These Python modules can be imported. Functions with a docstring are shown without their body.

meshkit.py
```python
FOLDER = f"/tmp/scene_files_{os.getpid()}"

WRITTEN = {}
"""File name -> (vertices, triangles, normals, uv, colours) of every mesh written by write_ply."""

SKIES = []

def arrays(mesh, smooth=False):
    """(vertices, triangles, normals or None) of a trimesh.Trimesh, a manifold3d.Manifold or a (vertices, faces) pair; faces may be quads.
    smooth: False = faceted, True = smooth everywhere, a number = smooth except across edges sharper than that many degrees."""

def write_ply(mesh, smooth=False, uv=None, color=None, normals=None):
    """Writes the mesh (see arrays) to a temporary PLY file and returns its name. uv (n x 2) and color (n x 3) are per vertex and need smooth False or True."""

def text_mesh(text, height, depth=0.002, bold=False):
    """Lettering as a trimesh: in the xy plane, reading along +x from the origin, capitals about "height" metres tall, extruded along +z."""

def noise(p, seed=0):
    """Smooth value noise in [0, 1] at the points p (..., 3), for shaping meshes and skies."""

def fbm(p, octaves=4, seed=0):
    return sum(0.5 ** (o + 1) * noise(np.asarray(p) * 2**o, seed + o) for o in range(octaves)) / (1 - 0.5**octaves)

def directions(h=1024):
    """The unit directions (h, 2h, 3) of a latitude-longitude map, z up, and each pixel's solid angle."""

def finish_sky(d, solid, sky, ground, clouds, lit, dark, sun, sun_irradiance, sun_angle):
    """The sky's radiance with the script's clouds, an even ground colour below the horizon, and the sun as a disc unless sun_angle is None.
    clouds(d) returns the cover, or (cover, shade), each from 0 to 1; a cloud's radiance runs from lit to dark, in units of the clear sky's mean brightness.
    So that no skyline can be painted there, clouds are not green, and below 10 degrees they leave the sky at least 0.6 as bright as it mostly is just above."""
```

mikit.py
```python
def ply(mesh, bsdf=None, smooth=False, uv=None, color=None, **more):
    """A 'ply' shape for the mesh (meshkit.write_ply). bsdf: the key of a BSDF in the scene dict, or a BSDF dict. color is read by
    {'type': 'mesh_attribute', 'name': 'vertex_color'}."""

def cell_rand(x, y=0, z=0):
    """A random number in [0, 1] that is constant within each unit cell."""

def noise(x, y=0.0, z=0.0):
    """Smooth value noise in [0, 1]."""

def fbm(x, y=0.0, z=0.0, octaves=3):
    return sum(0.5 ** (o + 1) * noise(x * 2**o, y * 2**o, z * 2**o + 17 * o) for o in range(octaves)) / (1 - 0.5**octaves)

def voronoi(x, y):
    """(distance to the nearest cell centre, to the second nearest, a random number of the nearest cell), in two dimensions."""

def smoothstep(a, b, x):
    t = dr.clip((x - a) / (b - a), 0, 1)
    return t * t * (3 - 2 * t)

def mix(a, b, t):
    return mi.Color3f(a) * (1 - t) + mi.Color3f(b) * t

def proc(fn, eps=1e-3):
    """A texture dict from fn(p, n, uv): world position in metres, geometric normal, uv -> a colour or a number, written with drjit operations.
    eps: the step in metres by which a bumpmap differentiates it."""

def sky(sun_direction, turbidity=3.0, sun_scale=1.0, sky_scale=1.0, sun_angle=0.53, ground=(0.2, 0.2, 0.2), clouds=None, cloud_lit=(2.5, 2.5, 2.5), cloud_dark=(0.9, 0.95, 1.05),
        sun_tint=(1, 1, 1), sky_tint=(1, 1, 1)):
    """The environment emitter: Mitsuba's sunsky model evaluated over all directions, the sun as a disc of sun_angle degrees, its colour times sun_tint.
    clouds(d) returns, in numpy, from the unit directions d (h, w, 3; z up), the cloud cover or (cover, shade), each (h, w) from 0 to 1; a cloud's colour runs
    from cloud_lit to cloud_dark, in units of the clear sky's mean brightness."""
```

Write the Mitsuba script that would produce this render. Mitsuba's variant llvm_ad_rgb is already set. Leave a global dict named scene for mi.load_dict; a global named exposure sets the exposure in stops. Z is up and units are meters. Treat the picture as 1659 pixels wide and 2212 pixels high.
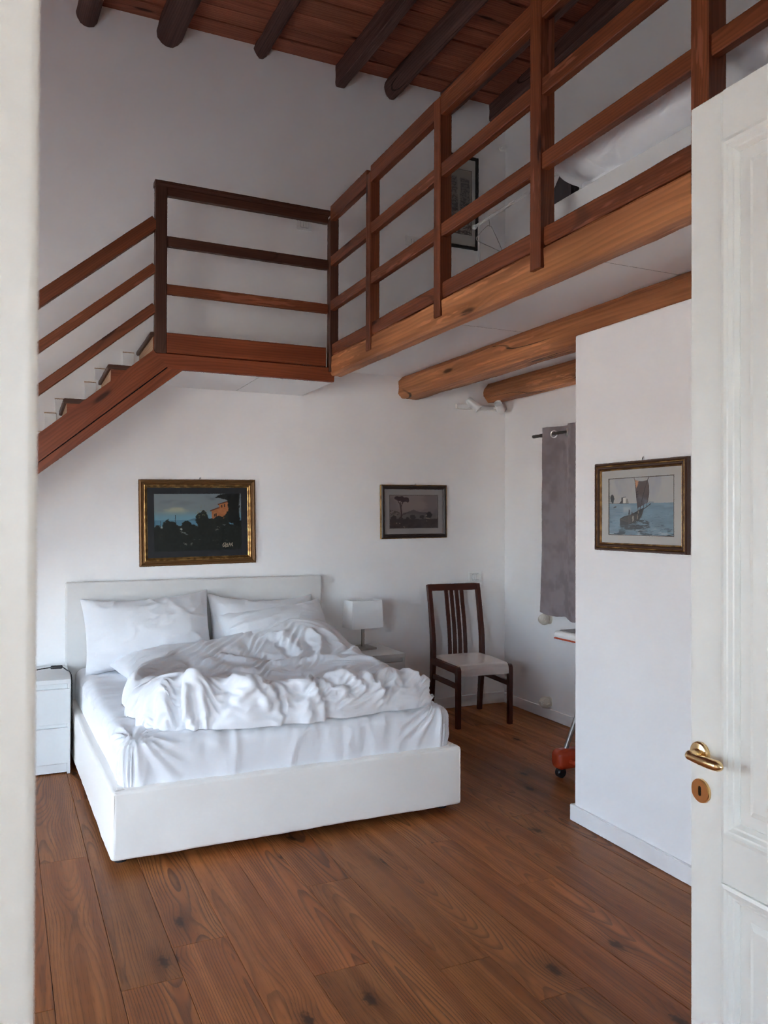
import math
import numpy as np
import trimesh
import shapely
import shapely.geometry as sg
import manifold3d
import drjit as dr
import mitsuba as mi
import mikit
import meshkit
from mikit import noise, fbm, voronoi, cell_rand, smoothstep, mix, proc

scene, labels = {}, {}
T = mi.ScalarTransform4f

# ------------------------------------------------------------------ camera, sky, exposure
FX, CAM_H, PSI, ROLL = 1716.0, 1.49, math.radians(24.47), 0.003
PITCH = math.atan((1118.3 - 1106) / FX)
CAM = np.array([0, 0, CAM_H])
FWD = np.array([math.sin(PSI) * math.cos(PITCH), math.cos(PSI) * math.cos(PITCH), math.sin(PITCH)])
_r0 = np.array([math.cos(PSI), -math.sin(PSI), 0.0])
_u0 = np.cross(_r0, FWD)
_right = _r0 * math.cos(ROLL) + _u0 * math.sin(ROLL)
UP = np.cross(_right, FWD)
scene['camera'] = {
    'type': 'thinlens', 'fov': math.degrees(2 * math.atan(829.5 / FX)), 'fov_axis': 'x',
    'aperture_radius': 0.0009, 'focus_distance': 4.6, 'near_clip': 0.02, 'far_clip': 200.0,
    'to_world': T().look_at(origin=CAM.tolist(), target=(CAM + FWD).tolist(), up=UP.tolist()),
}


def cloud_cover(d):
    n = meshkit.fbm(d * np.array([2.2, 2.2, 4.0]) + 7.3, octaves=4)
    return np.clip(0.55 + 1.2 * (n - 0.5), 0, 1), np.clip(1.3 * (n - 0.35), 0, 1)


scene['sky'] = mikit.sky((0.55, 0.62, 0.75), turbidity=3.0, sun_scale=0.35, sky_scale=1.0, sun_angle=2.0,
                         ground=(0.34, 0.33, 0.31), clouds=cloud_cover, cloud_lit=(1.92, 2.11, 2.26), cloud_dark=(1.08, 1.21, 1.34))
exposure = 6.42

# main dimensions (metres): x to the right along the back wall, y into the room, z up
BW, RW, LW, FW = 5.468, 3.567, -2.6, 0.52      # back, right, left, front wall
PX, PEND, PTOP = 2.485, 3.185, 2.394           # free-standing partition
LY, LX = 4.811, 1.81                           # landing front, loft edge
LOFT_U, LOFT_T = 2.568, 2.60                   # loft underside and floor
ROOF_Z = 4.83


# ------------------------------------------------------------------ helpers
def lin(c):
    c = np.asarray(c, float) / 255.0
    return np.where(c < 0.04045, c / 12.92, ((c + 0.055) / 1.055) ** 2.4)


def L3(r, g, b):
    return [float(x) for x in lin((r, g, b))]


USED = {}


def name(key):
    """The key itself, or the key with the next three-digit number."""
    n = USED.get(key, 0)
    USED[key] = n + 1
    return key if n == 0 else f'{key}_{n:03d}'


def tag(key, label=None, cat=None, group=None, kind=None):
    d = labels.setdefault(key, {})
    for k, v in (('label', label), ('category', cat), ('group', group), ('kind', kind)):
        if v:
            d[k] = v


def put(key, mesh, bsdf, smooth=False, uv=None, color=None, **more):
    key = name(key)
    scene[key] = mikit.ply(mesh, bsdf, smooth=smooth, uv=uv, color=color, **more)
    return key


def box(x0, x1, y0, y1, z0, z1):
    m = trimesh.creation.box(extents=(x1 - x0, y1 - y0, z1 - z0))
    m.apply_translation(((x0 + x1) / 2, (y0 + y1) / 2, (z0 + z1) / 2))
    return m


def rbox(x0, x1, y0, y1, z0, z1, r=0.004, seg=8):
    """A box with rounded edges."""
    r = min(r, 0.49 * min(x1 - x0, y1 - y0, z1 - z0))
    s = trimesh.creation.icosphere(subdivisions=2 if seg > 4 else 1, radius=r).vertices
    pts = np.concatenate([s + [x, y, z] for x in (x0 + r, x1 - r) for y in (y0 + r, y1 - r) for z in (z0 + r, z1 - r)])
    return trimesh.convex.convex_hull(pts)


def cbox(x0, x1, y0, y1, z0, z1, c=0.003):
    """A box with chamfered edges."""
    pts = []
    for x, sx in ((x0, 1), (x1, -1)):
        for y, sy in ((y0, 1), (y1, -1)):
            for z, sz in ((z0, 1), (z1, -1)):
                pts += [(x + sx * c, y + sy * c, z), (x + sx * c, y, z + sz * c), (x, y + sy * c, z + sz * c)]
    return trimesh.convex.convex_hull(np.array(pts))


def cat(*ms):
    return trimesh.util.concatenate([m for m in ms])


def tube(pts, r, n=12, caps=True):
    p = np.asarray(pts, float)
    t = np.gradient(p, axis=0)
    t /= np.linalg.norm(t, axis=1, keepdims=True)
    a = np.cross(t[0], [0, 0, 1.0])
    if np.linalg.norm(a) < 1e-3:
        a = np.array([1.0, 0, 0])
    A = []
    for k in range(len(p)):
        a = a - t[k] * (a @ t[k])
        a /= np.linalg.norm(a)
        A.append(a)
    A = np.array(A)
    B = np.cross(t, A)
    ang = np.arange(n) * 2 * np.pi / n
    rr = np.broadcast_to(np.asarray(r, float), (len(p),))
    v = p[:, None] + rr[:, None, None] * (np.cos(ang)[None, :, None] * A[:, None] + np.sin(ang)[None, :, None] * B[:, None])
    f = []
    for i in range(len(p) - 1):
        for j in range(n):
            k = (j + 1) % n
            f += [[i * n + j, (i + 1) * n + j, (i + 1) * n + k], [i * n + j, (i + 1) * n + k, i * n + k]]
    v = v.reshape(-1, 3)
    if caps:
        v = np.vstack([v, p[0], p[-1]])
        a0, b0 = len(v) - 2, len(v) - 1
        e = (len(p) - 1) * n
        for j in range(n):
            k = (j + 1) % n
            f += [[a0, j, k], [b0, e + k, e + j]]
    m = trimesh.Trimesh(v, np.array(f), process=False)
    m.fix_normals()
    return m


def curve(ctrl, n=24):
    """Catmull-Rom through the control points."""
    c = np.asarray(ctrl, float)
    c = np.vstack([2 * c[0] - c[1], c, 2 * c[-1] - c[-2]])
    out = []
    for i in range(1, len(c) - 2):
        t = np.linspace(0, 1, n, endpoint=False)[:, None]
        p0, p1, p2, p3 = c[i - 1:i + 3]
        out.append(0.5 * (2 * p1 + (p2 - p0) * t + (2 * p0 - 5 * p1 + 4 * p2 - p3) * t**2 + (3 * p1 - p0 - 3 * p2 + p3) * t**3))
    return np.vstack(out + [c[-2:-1]])


def lathe(profile, n=32):
    """profile of (radius, height) turned about z."""
    return trimesh.creation.revolve(np.asarray(profile, float), sections=n)


def place(m, z_axis, x_axis, origin):
    """Maps local x, y, z onto the given axes."""
    z = np.asarray(z_axis, float) / np.linalg.norm(z_axis)
    x = np.asarray(x_axis, float)
    x = x - z * (x @ z)
    x /= np.linalg.norm(x)
    M = np.eye(4)
    M[:3, 0], M[:3, 1], M[:3, 2], M[:3, 3] = x, np.cross(z, x), z, origin
    m = m.copy()
    m.apply_transform(M)
    return m


def prism(poly, y0, y1):
    """A polygon of (x, z) points extruded from y0 to y1."""
    m = trimesh.creation.extrude_polygon(sg.Polygon(poly), y1 - y0, engine='earcut')
    v = m.vertices.copy()
    m.vertices = np.stack([v[:, 0], y1 - v[:, 2], v[:, 1]], 1)
    m.fix_normals()
    return m


SEED = [0]


def timber(p0, p1, w, h, up=(0, 0, 1), c=0.004, seg=1, rough=0.0, rnd=0, wob=0.0, taper=1.0):
    """A bar of wood from p0 to p1 (axis), w wide and h high; uv: metres along and around, offset at random for each bar.
    rough: hewn unevenness; rnd > 0: a log of that many corners. Returns (mesh, uv)."""
    SEED[0] += 1
    rng = np.random.default_rng(SEED[0])
    p0, p1 = np.asarray(p0, float), np.asarray(p1, float)
    Ln = np.linalg.norm(p1 - p0)
    ax = (p1 - p0) / Ln
    side = np.cross(np.asarray(up, float), ax)
    side /= np.linalg.norm(side)
    upv = np.cross(ax, side)
    if rnd:
        a = np.arange(rnd + 1) * 2 * np.pi / rnd
        sec = np.stack([w / 2 * np.cos(a), h / 2 * np.sin(a)], 1)
    else:
        a, b = w / 2, h / 2
        sec = np.array([(-a + c, -b), (a - c, -b), (a, -b + c), (a, b - c), (a - c, b), (-a + c, b), (-a, b - c), (-a, -b + c), (-a + c, -b)])
        if rough:
            fine = []
            for i in range(8):
                k = 1 if i % 2 else 5
                fine += [sec[i] + (sec[i + 1] - sec[i]) * t for t in np.arange(k) / k]
            sec = np.array(fine + [sec[0]])
    per = np.r_[0, np.cumsum(np.linalg.norm(np.diff(sec, axis=0), axis=1))]
    m = len(sec)
    if rough or wob:
        seg = max(seg, int(Ln / 0.05))
    ts = np.linspace(0, 1, seg + 1)
    off = rng.uniform(0, 60)
    V = p0 + ts[:, None, None] * (p1 - p0) + sec[None, :, 0, None] * side + sec[None, :, 1, None] * upv
    if taper != 1.0:
        k = (1 + (taper - 1) * ts)[:, None, None]
        V = p0 + ts[:, None, None] * (p1 - p0) + k * (sec[None, :, 0, None] * side + sec[None, :, 1, None] * upv)
    if wob:
        q = np.stack([ts * Ln * 0.9 + off, ts * 0, ts * 0], 1)
        V += wob * ((meshkit.noise(q, 1) - 0.5)[:, None, None] * side + (meshkit.noise(q, 2) - 0.5)[:, None, None] * upv) * 2
    if rough:
        rad = sec / np.maximum(np.linalg.norm(sec, axis=1, keepdims=True), 1e-6)
        q = np.stack([np.broadcast_to(ts[:, None] * Ln * 5 + off, (seg + 1, m)), np.broadcast_to(sec[:, 0] * 22, (seg + 1, m)), np.broadcast_to(sec[:, 1] * 22, (seg + 1, m))], -1)
        dsp = (meshkit.fbm(q, 3) - 0.5) * 2 * rough
        V += dsp[..., None] * (rad[None, :, 0, None] * side + rad[None, :, 1, None] * upv)
    UV = np.stack([np.broadcast_to(ts[:, None] * Ln + off, (seg + 1, m)), np.broadcast_to(per + off * 0.37, (seg + 1, m))], -1)
    f = []
    for i in range(seg):
        for j in range(m - 1):
            f += [[i * m + j, i * m + j + 1, (i + 1) * m + j + 1], [i * m + j, (i + 1) * m + j + 1, (i + 1) * m + j]]
    V, UV = V.reshape(-1, 3), UV.reshape(-1, 2)
    n0 = len(V)
    for e, s in ((0, 1), (seg, -1)):
        ring = V[e * m:(e + 1) * m - 1]
        base = len(V)
        V = np.vstack([V, ring, ring.mean(0)])
        UV = np.vstack([UV, np.c_[off + 0.02 * sec[:-1, 0] / w, off * 0.37 + sec[:-1, 1]], [[off, off * 0.37]]])
        for j in range(m - 1):
            k = (j + 1) % (m - 1)
            f.append([base + m - 1, base + k, base + j][::s])
    mesh = trimesh.Trimesh(V, np.array(f), process=False)
    if mesh.volume < 0:
        mesh.faces = mesh.faces[:, ::-1]
    return mesh, UV


def put_timber(key, p0, p1, w, h, bsdf, smooth=False, **kw):
    m, uv = timber(p0, p1, w, h, **kw)
    return put(key, m, bsdf, smooth=smooth, uv=uv)


# ------------------------------------------------------------------ materials
def mat(key, d):
    scene[key] = {'type': 'twosided', 'bsdf': d} if d['type'] in ('principled', 'diffuse', 'roughplastic', 'roughconductor', 'blendbsdf') else d
    return key


def plain(key, rgb, rough=0.5, metal=0.0, spec=0.5, **more):
    return mat(key, {'type': 'principled', 'base_color': {'type': 'rgb', 'value': rgb}, 'roughness': rough, 'metallic': metal, 'specular': spec, **more})


mat('plaster', {'type': 'diffuse', 'reflectance': {'type': 'rgb', 'value': [0.875, 0.868, 0.858]}})


def rings(u, v, d0, d1, freq, seed, warp=0.012):
    """Flat-sawn grain: the board cuts cones of year rings. 0..1 within each ring."""
    vc = (cell_rand(seed, 3, 1) - 0.5) * 0.16
    dep = d0 + d1 * noise(u * 0.8 + seed * 13.7, seed) + 0.35 * d1 * noise(u * 2.7, seed + 5)
    w = warp * (fbm(u * 2.2, v * 16, seed, 3) - 0.5)
    r = dr.sqrt(dr.square(v - vc + w * 1.5) + dr.square(dep)) + w
    g = r * freq
    return g - dr.floor(g)


def oak_fn(p, n, uv):
    u, v = uv.x, uv.y
    idn = dr.floor(u / 10)
    a, b = cell_rand(idn, 1, 7), cell_rand(idn, 2, 9)
    kd, k2, kr = voronoi(u * 2.4 + 3, v * 5.2 + idn * 1.7)
    knot = dr.select(kr > 0.86, smoothstep(0.42, 0.0, kd), 0.0)
    t = rings(u, v + knot * 0.03, 0.012, 0.085, 120.0, idn)
    line = smoothstep(0.45, 0.93, t) * (1 - smoothstep(0.94, 1.0, t))
    pore = noise(u * 16, v * 520)
    streak = fbm(u * 1.6 + idn, v * 30, idn, 3)
    base = mix((0.240, 0.084, 0.028), (0.352, 0.138, 0.046), smoothstep(0.2, 0.8, streak))
    base = base * (0.80 + 0.42 * a)
    base = mix(base, base * mi.Color3f(1.06, 0.92, 0.86), b)
    k = (0.40 + 0.45 * cell_rand(idn, 5, 5)) * line * (0.5 + 0.8 * noise(u * 3, v * 9 + idn))
    base = mix(base, mi.Color3f(0.11, 0.048, 0.026), dr.clip(k, 0, 0.8))
    base = base * (1 - 0.20 * smoothstep(0.62, 0.9, pore))
    core = dr.select(kr > 0.86, smoothstep(0.12, 0.04, kd + 0.06 * (noise(u * 90, v * 90) - 0.5)), 0.0)
    ring = knot * 0.28
    base = base * (1 - ring)
    return mix(base, mi.Color3f(0.035, 0.018, 0.012), 0.8 * core)


scene['oak'] = {'type': 'twosided', 'bsdf': {'type': 'principled', 'base_color': proc(oak_fn), 'roughness': 0.42, 'specular': 0.2}}


def pine(dark, mid, light, freq=95.0, knots=0.6, crack=0.0, scuff=0.0, kscale=1.0, lines=0.5, mott=0.22):
    def fn(p, n, uv):
        u, v = uv.x, uv.y
        kd, k2, kr = voronoi(u * 1.5 * kscale, v * 7.0 * kscale + 0.31)
        has = kr > knots
        bump = dr.select(has, smoothstep(0.42, 0.0, kd), 0.0)
        t = rings(u, v + 0.03 * bump, 0.02, 0.07, freq, dr.floor(v * 3.0) * 0.0 + 2.0, 0.016)
        line = smoothstep(0.2, 0.9, t) * (1 - smoothstep(0.92, 1.0, t))
        s = fbm(u * 1.3, v * 22, 0.5, 3)
        c = mix(mid, light, smoothstep(0.25, 0.8, s))
        c = mix(c, mi.Color3f(*dark), lines * line)
        c = c * (1 - mott + 2 * mott * noise(u * 2.1, v * 4.3))
        core = dr.select(has, smoothstep(0.13, 0.05, kd), 0.0)
        c = mix(c, mi.Color3f(*dark) * 0.45, 0.85 * core)
        c = c * (1 - 0.25 * bump)
        if crack:
            cr = dr.abs(noise(u * 0.9 + 4, v * 11) - 0.5)
            gate = smoothstep(0.45, 0.6, noise(u * 1.1 + 9, v * 2.5))
            c = mix(c, mi.Color3f(0.012, 0.008, 0.006), crack * gate * smoothstep(0.016, 0.004, cr))
        if scuff:
            q = noise(u * 5.0, v * 60) * 0.6 + noise(u * 19, v * 130) * 0.4
            gate = smoothstep(0.55, 0.75, noise(u * 1.7 + 30, v * 6))
            c = mix(c, mi.Color3f(*light) * 1.9 + 0.05, scuff * gate * smoothstep(0.62, 0.78, q))
        return c
    return fn


def wood(key, fn, rough, spec):
    scene[key] = {'type': 'twosided', 'bsdf': {'type': 'principled', 'base_color': proc(fn), 'roughness': rough, 'specular': spec}}


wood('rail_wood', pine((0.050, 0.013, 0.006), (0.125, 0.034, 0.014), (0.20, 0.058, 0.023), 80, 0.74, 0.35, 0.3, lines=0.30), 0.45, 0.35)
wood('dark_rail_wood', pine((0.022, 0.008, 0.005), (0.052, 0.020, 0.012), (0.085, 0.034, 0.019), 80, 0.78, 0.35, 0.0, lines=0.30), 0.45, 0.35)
wood('riser_wood', pine((0.16, 0.08, 0.04), (0.34, 0.20, 0.11), (0.45, 0.28, 0.16), 60, 0.8, lines=0.25), 0.5, 0.3)
wood('fascia_wood', pine((0.075, 0.016, 0.007), (0.180, 0.041, 0.016), (0.245, 0.064, 0.025), 60, 0.70, lines=0.28), 0.42, 0.35)
wood('beam_wood', pine((0.11, 0.034, 0.014), (0.27, 0.096, 0.038), (0.46, 0.19, 0.075), 45, 0.72, 0.9, 0.25, lines=0.20, mott=0.38), 0.55, 0.3)
wood('rafter_wood', pine((0.022, 0.012, 0.010), (0.075, 0.038, 0.031), (0.135, 0.068, 0.055), 60, 0.85, 0.8, 0.12, lines=0.3), 0.65, 0.3)
wood('board_wood', pine((0.075, 0.022, 0.014), (0.26, 0.082, 0.046), (0.37, 0.132, 0.074), 50, 0.62, 0.4, 0.0, lines=0.3), 0.6, 0.3)
plain('lacquer', [0.62, 0.63, 0.625], 0.35)
plain('door_paint', [0.69, 0.695, 0.655], 0.32)
plain('trim_paint', [0.70, 0.645, 0.57], 0.4)
plain('skirting_paint', [0.80, 0.80, 0.79], 0.4)
plain('brass', [0.80, 0.58, 0.30], 0.16, 1.0)
plain('steel', [0.42, 0.40, 0.38], 0.38, 1.0)
plain('chrome', [0.8, 0.8, 0.8], 0.12, 1.0)
plain('black_plastic', [0.012, 0.012, 0.014], 0.4)
plain('white_plastic', [0.78, 0.78, 0.76], 0.35)
plain('grey_plastic', [0.30, 0.32, 0.33], 0.35)
plain('orange_plastic', [0.42, 0.055, 0.02], 0.35)
plain('dark_void', [0.015, 0.015, 0.015], 0.9)
plain('mahogany', [0.060, 0.016, 0.009], 0.28, 0.0, 0.5)
plain('seat_vinyl', [0.66, 0.60, 0.56], 0.16, 0.0, 0.6)
plain('rod_metal', [0.05, 0.045, 0.042], 0.45, 0.3)
plain('ceramic', [0.66, 0.62, 0.54], 0.35)
plain('grey_cloth', [0.085, 0.075, 0.078], 0.9)
plain('shade_cloth', [0.80, 0.80, 0.79], 0.8, 0.0, 0.2)
scene['glass'] = {'type': 'thindielectric', 'int_ior': 1.5}
scene['vertex_paint'] = {'type': 'twosided', 'bsdf': {'type': 'principled', 'base_color': {'type': 'mesh_attribute', 'name': 'vertex_color'}, 'roughness': 0.55, 'specular': 0.3}}


def linen_bump(p, n, uv):
    return 0.0010 * fbm(p.x * 60, p.y * 60, p.z * 60, 2) + 0.004 * fbm(p.x * 14, p.y * 14, p.z * 14, 2)


scene['linen'] = {'type': 'twosided', 'bsdf': {'type': 'principled', 'base_color': {'type': 'rgb', 'value': [0.745, 0.755, 0.775]}, 'roughness': 0.75, 'specular': 0.2, 'sheen': 0.2}}


plain('leather_grey', [0.64, 0.63, 0.61], 0.5)


def leather_bump(p, n, uv):
    return 0.004 * fbm(p.x * 6, p.y * 6, p.z * 6, 3)


scene['leather'] = {'type': 'twosided', 'bsdf': {'type': 'principled', 'base_color': {'type': 'rgb', 'value': [0.81, 0.785, 0.735]}, 'roughness': 0.42, 'specular': 0.4}}


def curtain_fn(p, n, uv):
    t = fbm(p.y * 14, p.z * 14, p.x * 14, 3)
    return mix((0.235, 0.200, 0.207), (0.295, 0.258, 0.268), smoothstep(0.3, 0.7, t))


scene['velvet'] = {'type': 'twosided', 'bsdf': {'type': 'principled', 'base_color': proc(curtain_fn), 'roughness': 0.85, 'specular': 0.2, 'sheen': 0.6}}


def gold_fn(p, n, uv):
    t = fbm(p.x * 45, p.y * 45, p.z * 45, 3)
    return mix((0.20, 0.10, 0.035), (0.46, 0.28, 0.10), smoothstep(0.35, 0.75, t))


scene['gilt'] = {'type': 'twosided', 'bsdf': {'type': 'principled', 'base_color': proc(gold_fn), 'roughness': 0.34, 'metallic': 0.85, 'specular': 0.5}}
plain('frame_brown', [0.055, 0.022, 0.011], 0.35)
plain('frame_bronze', [0.17, 0.085, 0.032], 0.36, 0.6)
plain('frame_bevel', [0.12, 0.10, 0.085], 0.6)
plain('frame_dark', [0.022, 0.012, 0.009], 0.4)
plain('mat_grey', [0.27, 0.255, 0.245], 0.8)
plain('frame_black', [0.010, 0.009, 0.009], 0.5)
plain('mat_board', [0.42, 0.41, 0.38], 0.8)
plain('mat_black', [0.010, 0.011, 0.013], 0.7)

# ------------------------------------------------------------------ the setting: floor of planks
put('floor', box(LW - 0.3, RW + 0.3, -1.9, BW + 0.3, -0.12, -0.016), 'dark_void')
tag('floor', kind='structure')
rng = np.random.default_rng(11)
PW, X0 = 0.193, 0.086
known = {-1: 2.61, 0: 3.72, 1: 2.62, 2: 2.812, 3: 3.6, 4: 2.452, 5: 3.056, 6: 2.317, 7: 3.9, 8: 3.228, 9: 2.717, 10: 3.85, 11: 3.35, 12: 2.62}
cols = range(math.floor((LW - X0) / PW) - 1, math.ceil((RW - X0) / PW) + 1)
pid = 0
for c in cols:
    j0 = known.get(c, rng.uniform(2.4, 4.2))
    ys = sorted({y for y in [j0 + 1.86 * k for k in range(-4, 4)] if -1.85 < y < BW - 0.05} | {-1.9, BW})
    for y0, y1 in zip(ys[:-1], ys[1:]):
        xa, xb = X0 + PW * c, X0 + PW * (c + 1)
        e, z = 0.0007, rng.uniform(-0.0006, 0.0006)
        pid += 1
        # planks run a hair off the wall's square
        def sh(x, y):
            return x - 0.02 * (y - 3.2)
        r = 0.0018
        co = [(xa + e, y0 + e), (xb - e, y0 + e), (xb - e, y1 - e), (xa + e, y1 - e)]
        ci = [(xa + e + r, y0 + e + r), (xb - e - r, y0 + e + r), (xb - e - r, y1 - e - r), (xa + e + r, y1 - e - r)]
        lim = lambda q: (min(max(sh(*q), LW - 0.1), RW + 0.02), q[1])
        V = [(*lim(q), -0.015) for q in co] + [(*lim(q), z - r * 0.7) for q in co] + [(*lim(q), z) for q in ci]
        if abs(V[0][0] - V[1][0]) < 0.01:
            continue
        F = []
        for a in (0, 4):
            for i in range(4):
                k = (i + 1) % 4
                F += [[a + i, a + k, a + 4 + k], [a + i, a + 4 + k, a + 4 + i]]
        F += [[8, 9, 10], [8, 10, 11]]
        base = pid * 10.0 + 2.0
        sgn = 1 if rng.random() < 0.5 else -1
        UV = [(base + (q[1] - y0) * (1 if sgn > 0 else -1) + (0 if sgn > 0 else (y1 - y0)), q[0] - (xa + xb) / 2) for q in co + co + ci]
        put('floor__plank', trimesh.Trimesh(np.array(V), np.array(F), process=False), 'oak', uv=np.array(UV))


def wall_with_holes(axis, at0, at1, u0, u1, z0, z1, holes):
    """A wall between at0 and at1 along the axis ('x' or 'y' is its normal), with openings (u0, u1, z0, z1)."""
    poly = sg.box(u0, z0, u1, z1)
    for a, b, c, d in holes:
        poly = poly.difference(sg.box(a, c, b, d))
    m = trimesh.util.concatenate([trimesh.creation.extrude_polygon(g, at1 - at0, engine='earcut') for g in getattr(poly, 'geoms', [poly])])
    v = m.vertices.copy()
    m.vertices = np.stack([v[:, 0], at0 + v[:, 2], v[:, 1]], 1) if axis == 'y' else np.stack([at0 + v[:, 2], v[:, 0], v[:, 1]], 1)
    m.fix_normals()
    return m


WH = 5.35
WIN_L = [(2.15, 3.65, 0.40, 2.02)]
WIN_F = [(-2.35, -1.05, 0.12, 2.15)]
WIN_R = [(3.45, 4.55, 0.95, 2.0)]
put('wall_back', box(LW - 0.3, RW + 0.3, BW, BW + 0.3, -0.1, WH), 'plaster')
put('wall_right', wall_with_holes('x', RW, RW + 0.3, -1.9, BW + 0.3, -0.1, WH, WIN_R), 'plaster')
put('wall_left', wall_with_holes('x', LW - 0.3, LW, 0.44, BW + 0.3, -0.1, WH, WIN_L), 'plaster')
DOOR_X0, DOOR_X1, DOOR_TOP = 0.008, 1.10, 2.23
put('wall_front', wall_with_holes('y', 0.44, FW, LW, RW, -0.1, WH, [(DOOR_X0 - 0.02, DOOR_X1, -0.2, DOOR_TOP)] + WIN_F), 'plaster')
for k in ('wall_back', 'wall_right', 'wall_left', 'wall_front'):
    tag(k, kind='structure')
# hall behind the camera
put('wall_hall', wall_with_holes('y', -1.95, -1.75, -0.75, RW, -0.1, 2.75, [(-0.15, 0.7, 0.9, 2.1)]), 'plaster')
tag('wall_hall', kind='structure')
put('ceiling_hall', box(-0.75, RW, -1.95, 0.44, 2.7, 2.8), 'plaster')
put('wall_hall_side', box(-0.85, -0.75, -1.95, 0.44, -0.1, 2.8), 'plaster')
tag('wall_hall_side', kind='structure')
tag('ceiling_hall', kind='structure')

# partition: a low plastered box wall beside the nook
put('wall_partition', rbox(PX, RW - 0.002, FW + 0.002, PEND, -0.05, PTOP, 0.012), 'plaster', smooth=30)
tag('wall_partition', kind='structure')
put('baseboard_partition', cbox(PX - 0.015, PX, FW + 0.005, PEND + 0.016, 0.001, 0.08, 0.003), 'skirting_paint')
put('baseboard_partition__return', cbox(PX - 0.015, RW - 0.03, PEND, PEND + 0.015, 0.001, 0.08, 0.003), 'skirting_paint')
put('baseboard_back', cbox(LW, RW - 0.013, BW - 0.013, BW, 0.001, 0.088, 0.003), 'skirting_paint')
put('baseboard_right', cbox(RW - 0.013, RW, PEND + 0.02, BW - 0.013, 0.001, 0.08, 0.003), 'skirting_paint')
put('baseboard_left', cbox(LW, LW + 0.013, FW, BW - 0.013, 0.001, 0.08, 0.003), 'skirting_paint')
for k in ('partition', 'back', 'right', 'left'):
    tag('baseboard_' + k, kind='structure')


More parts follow.
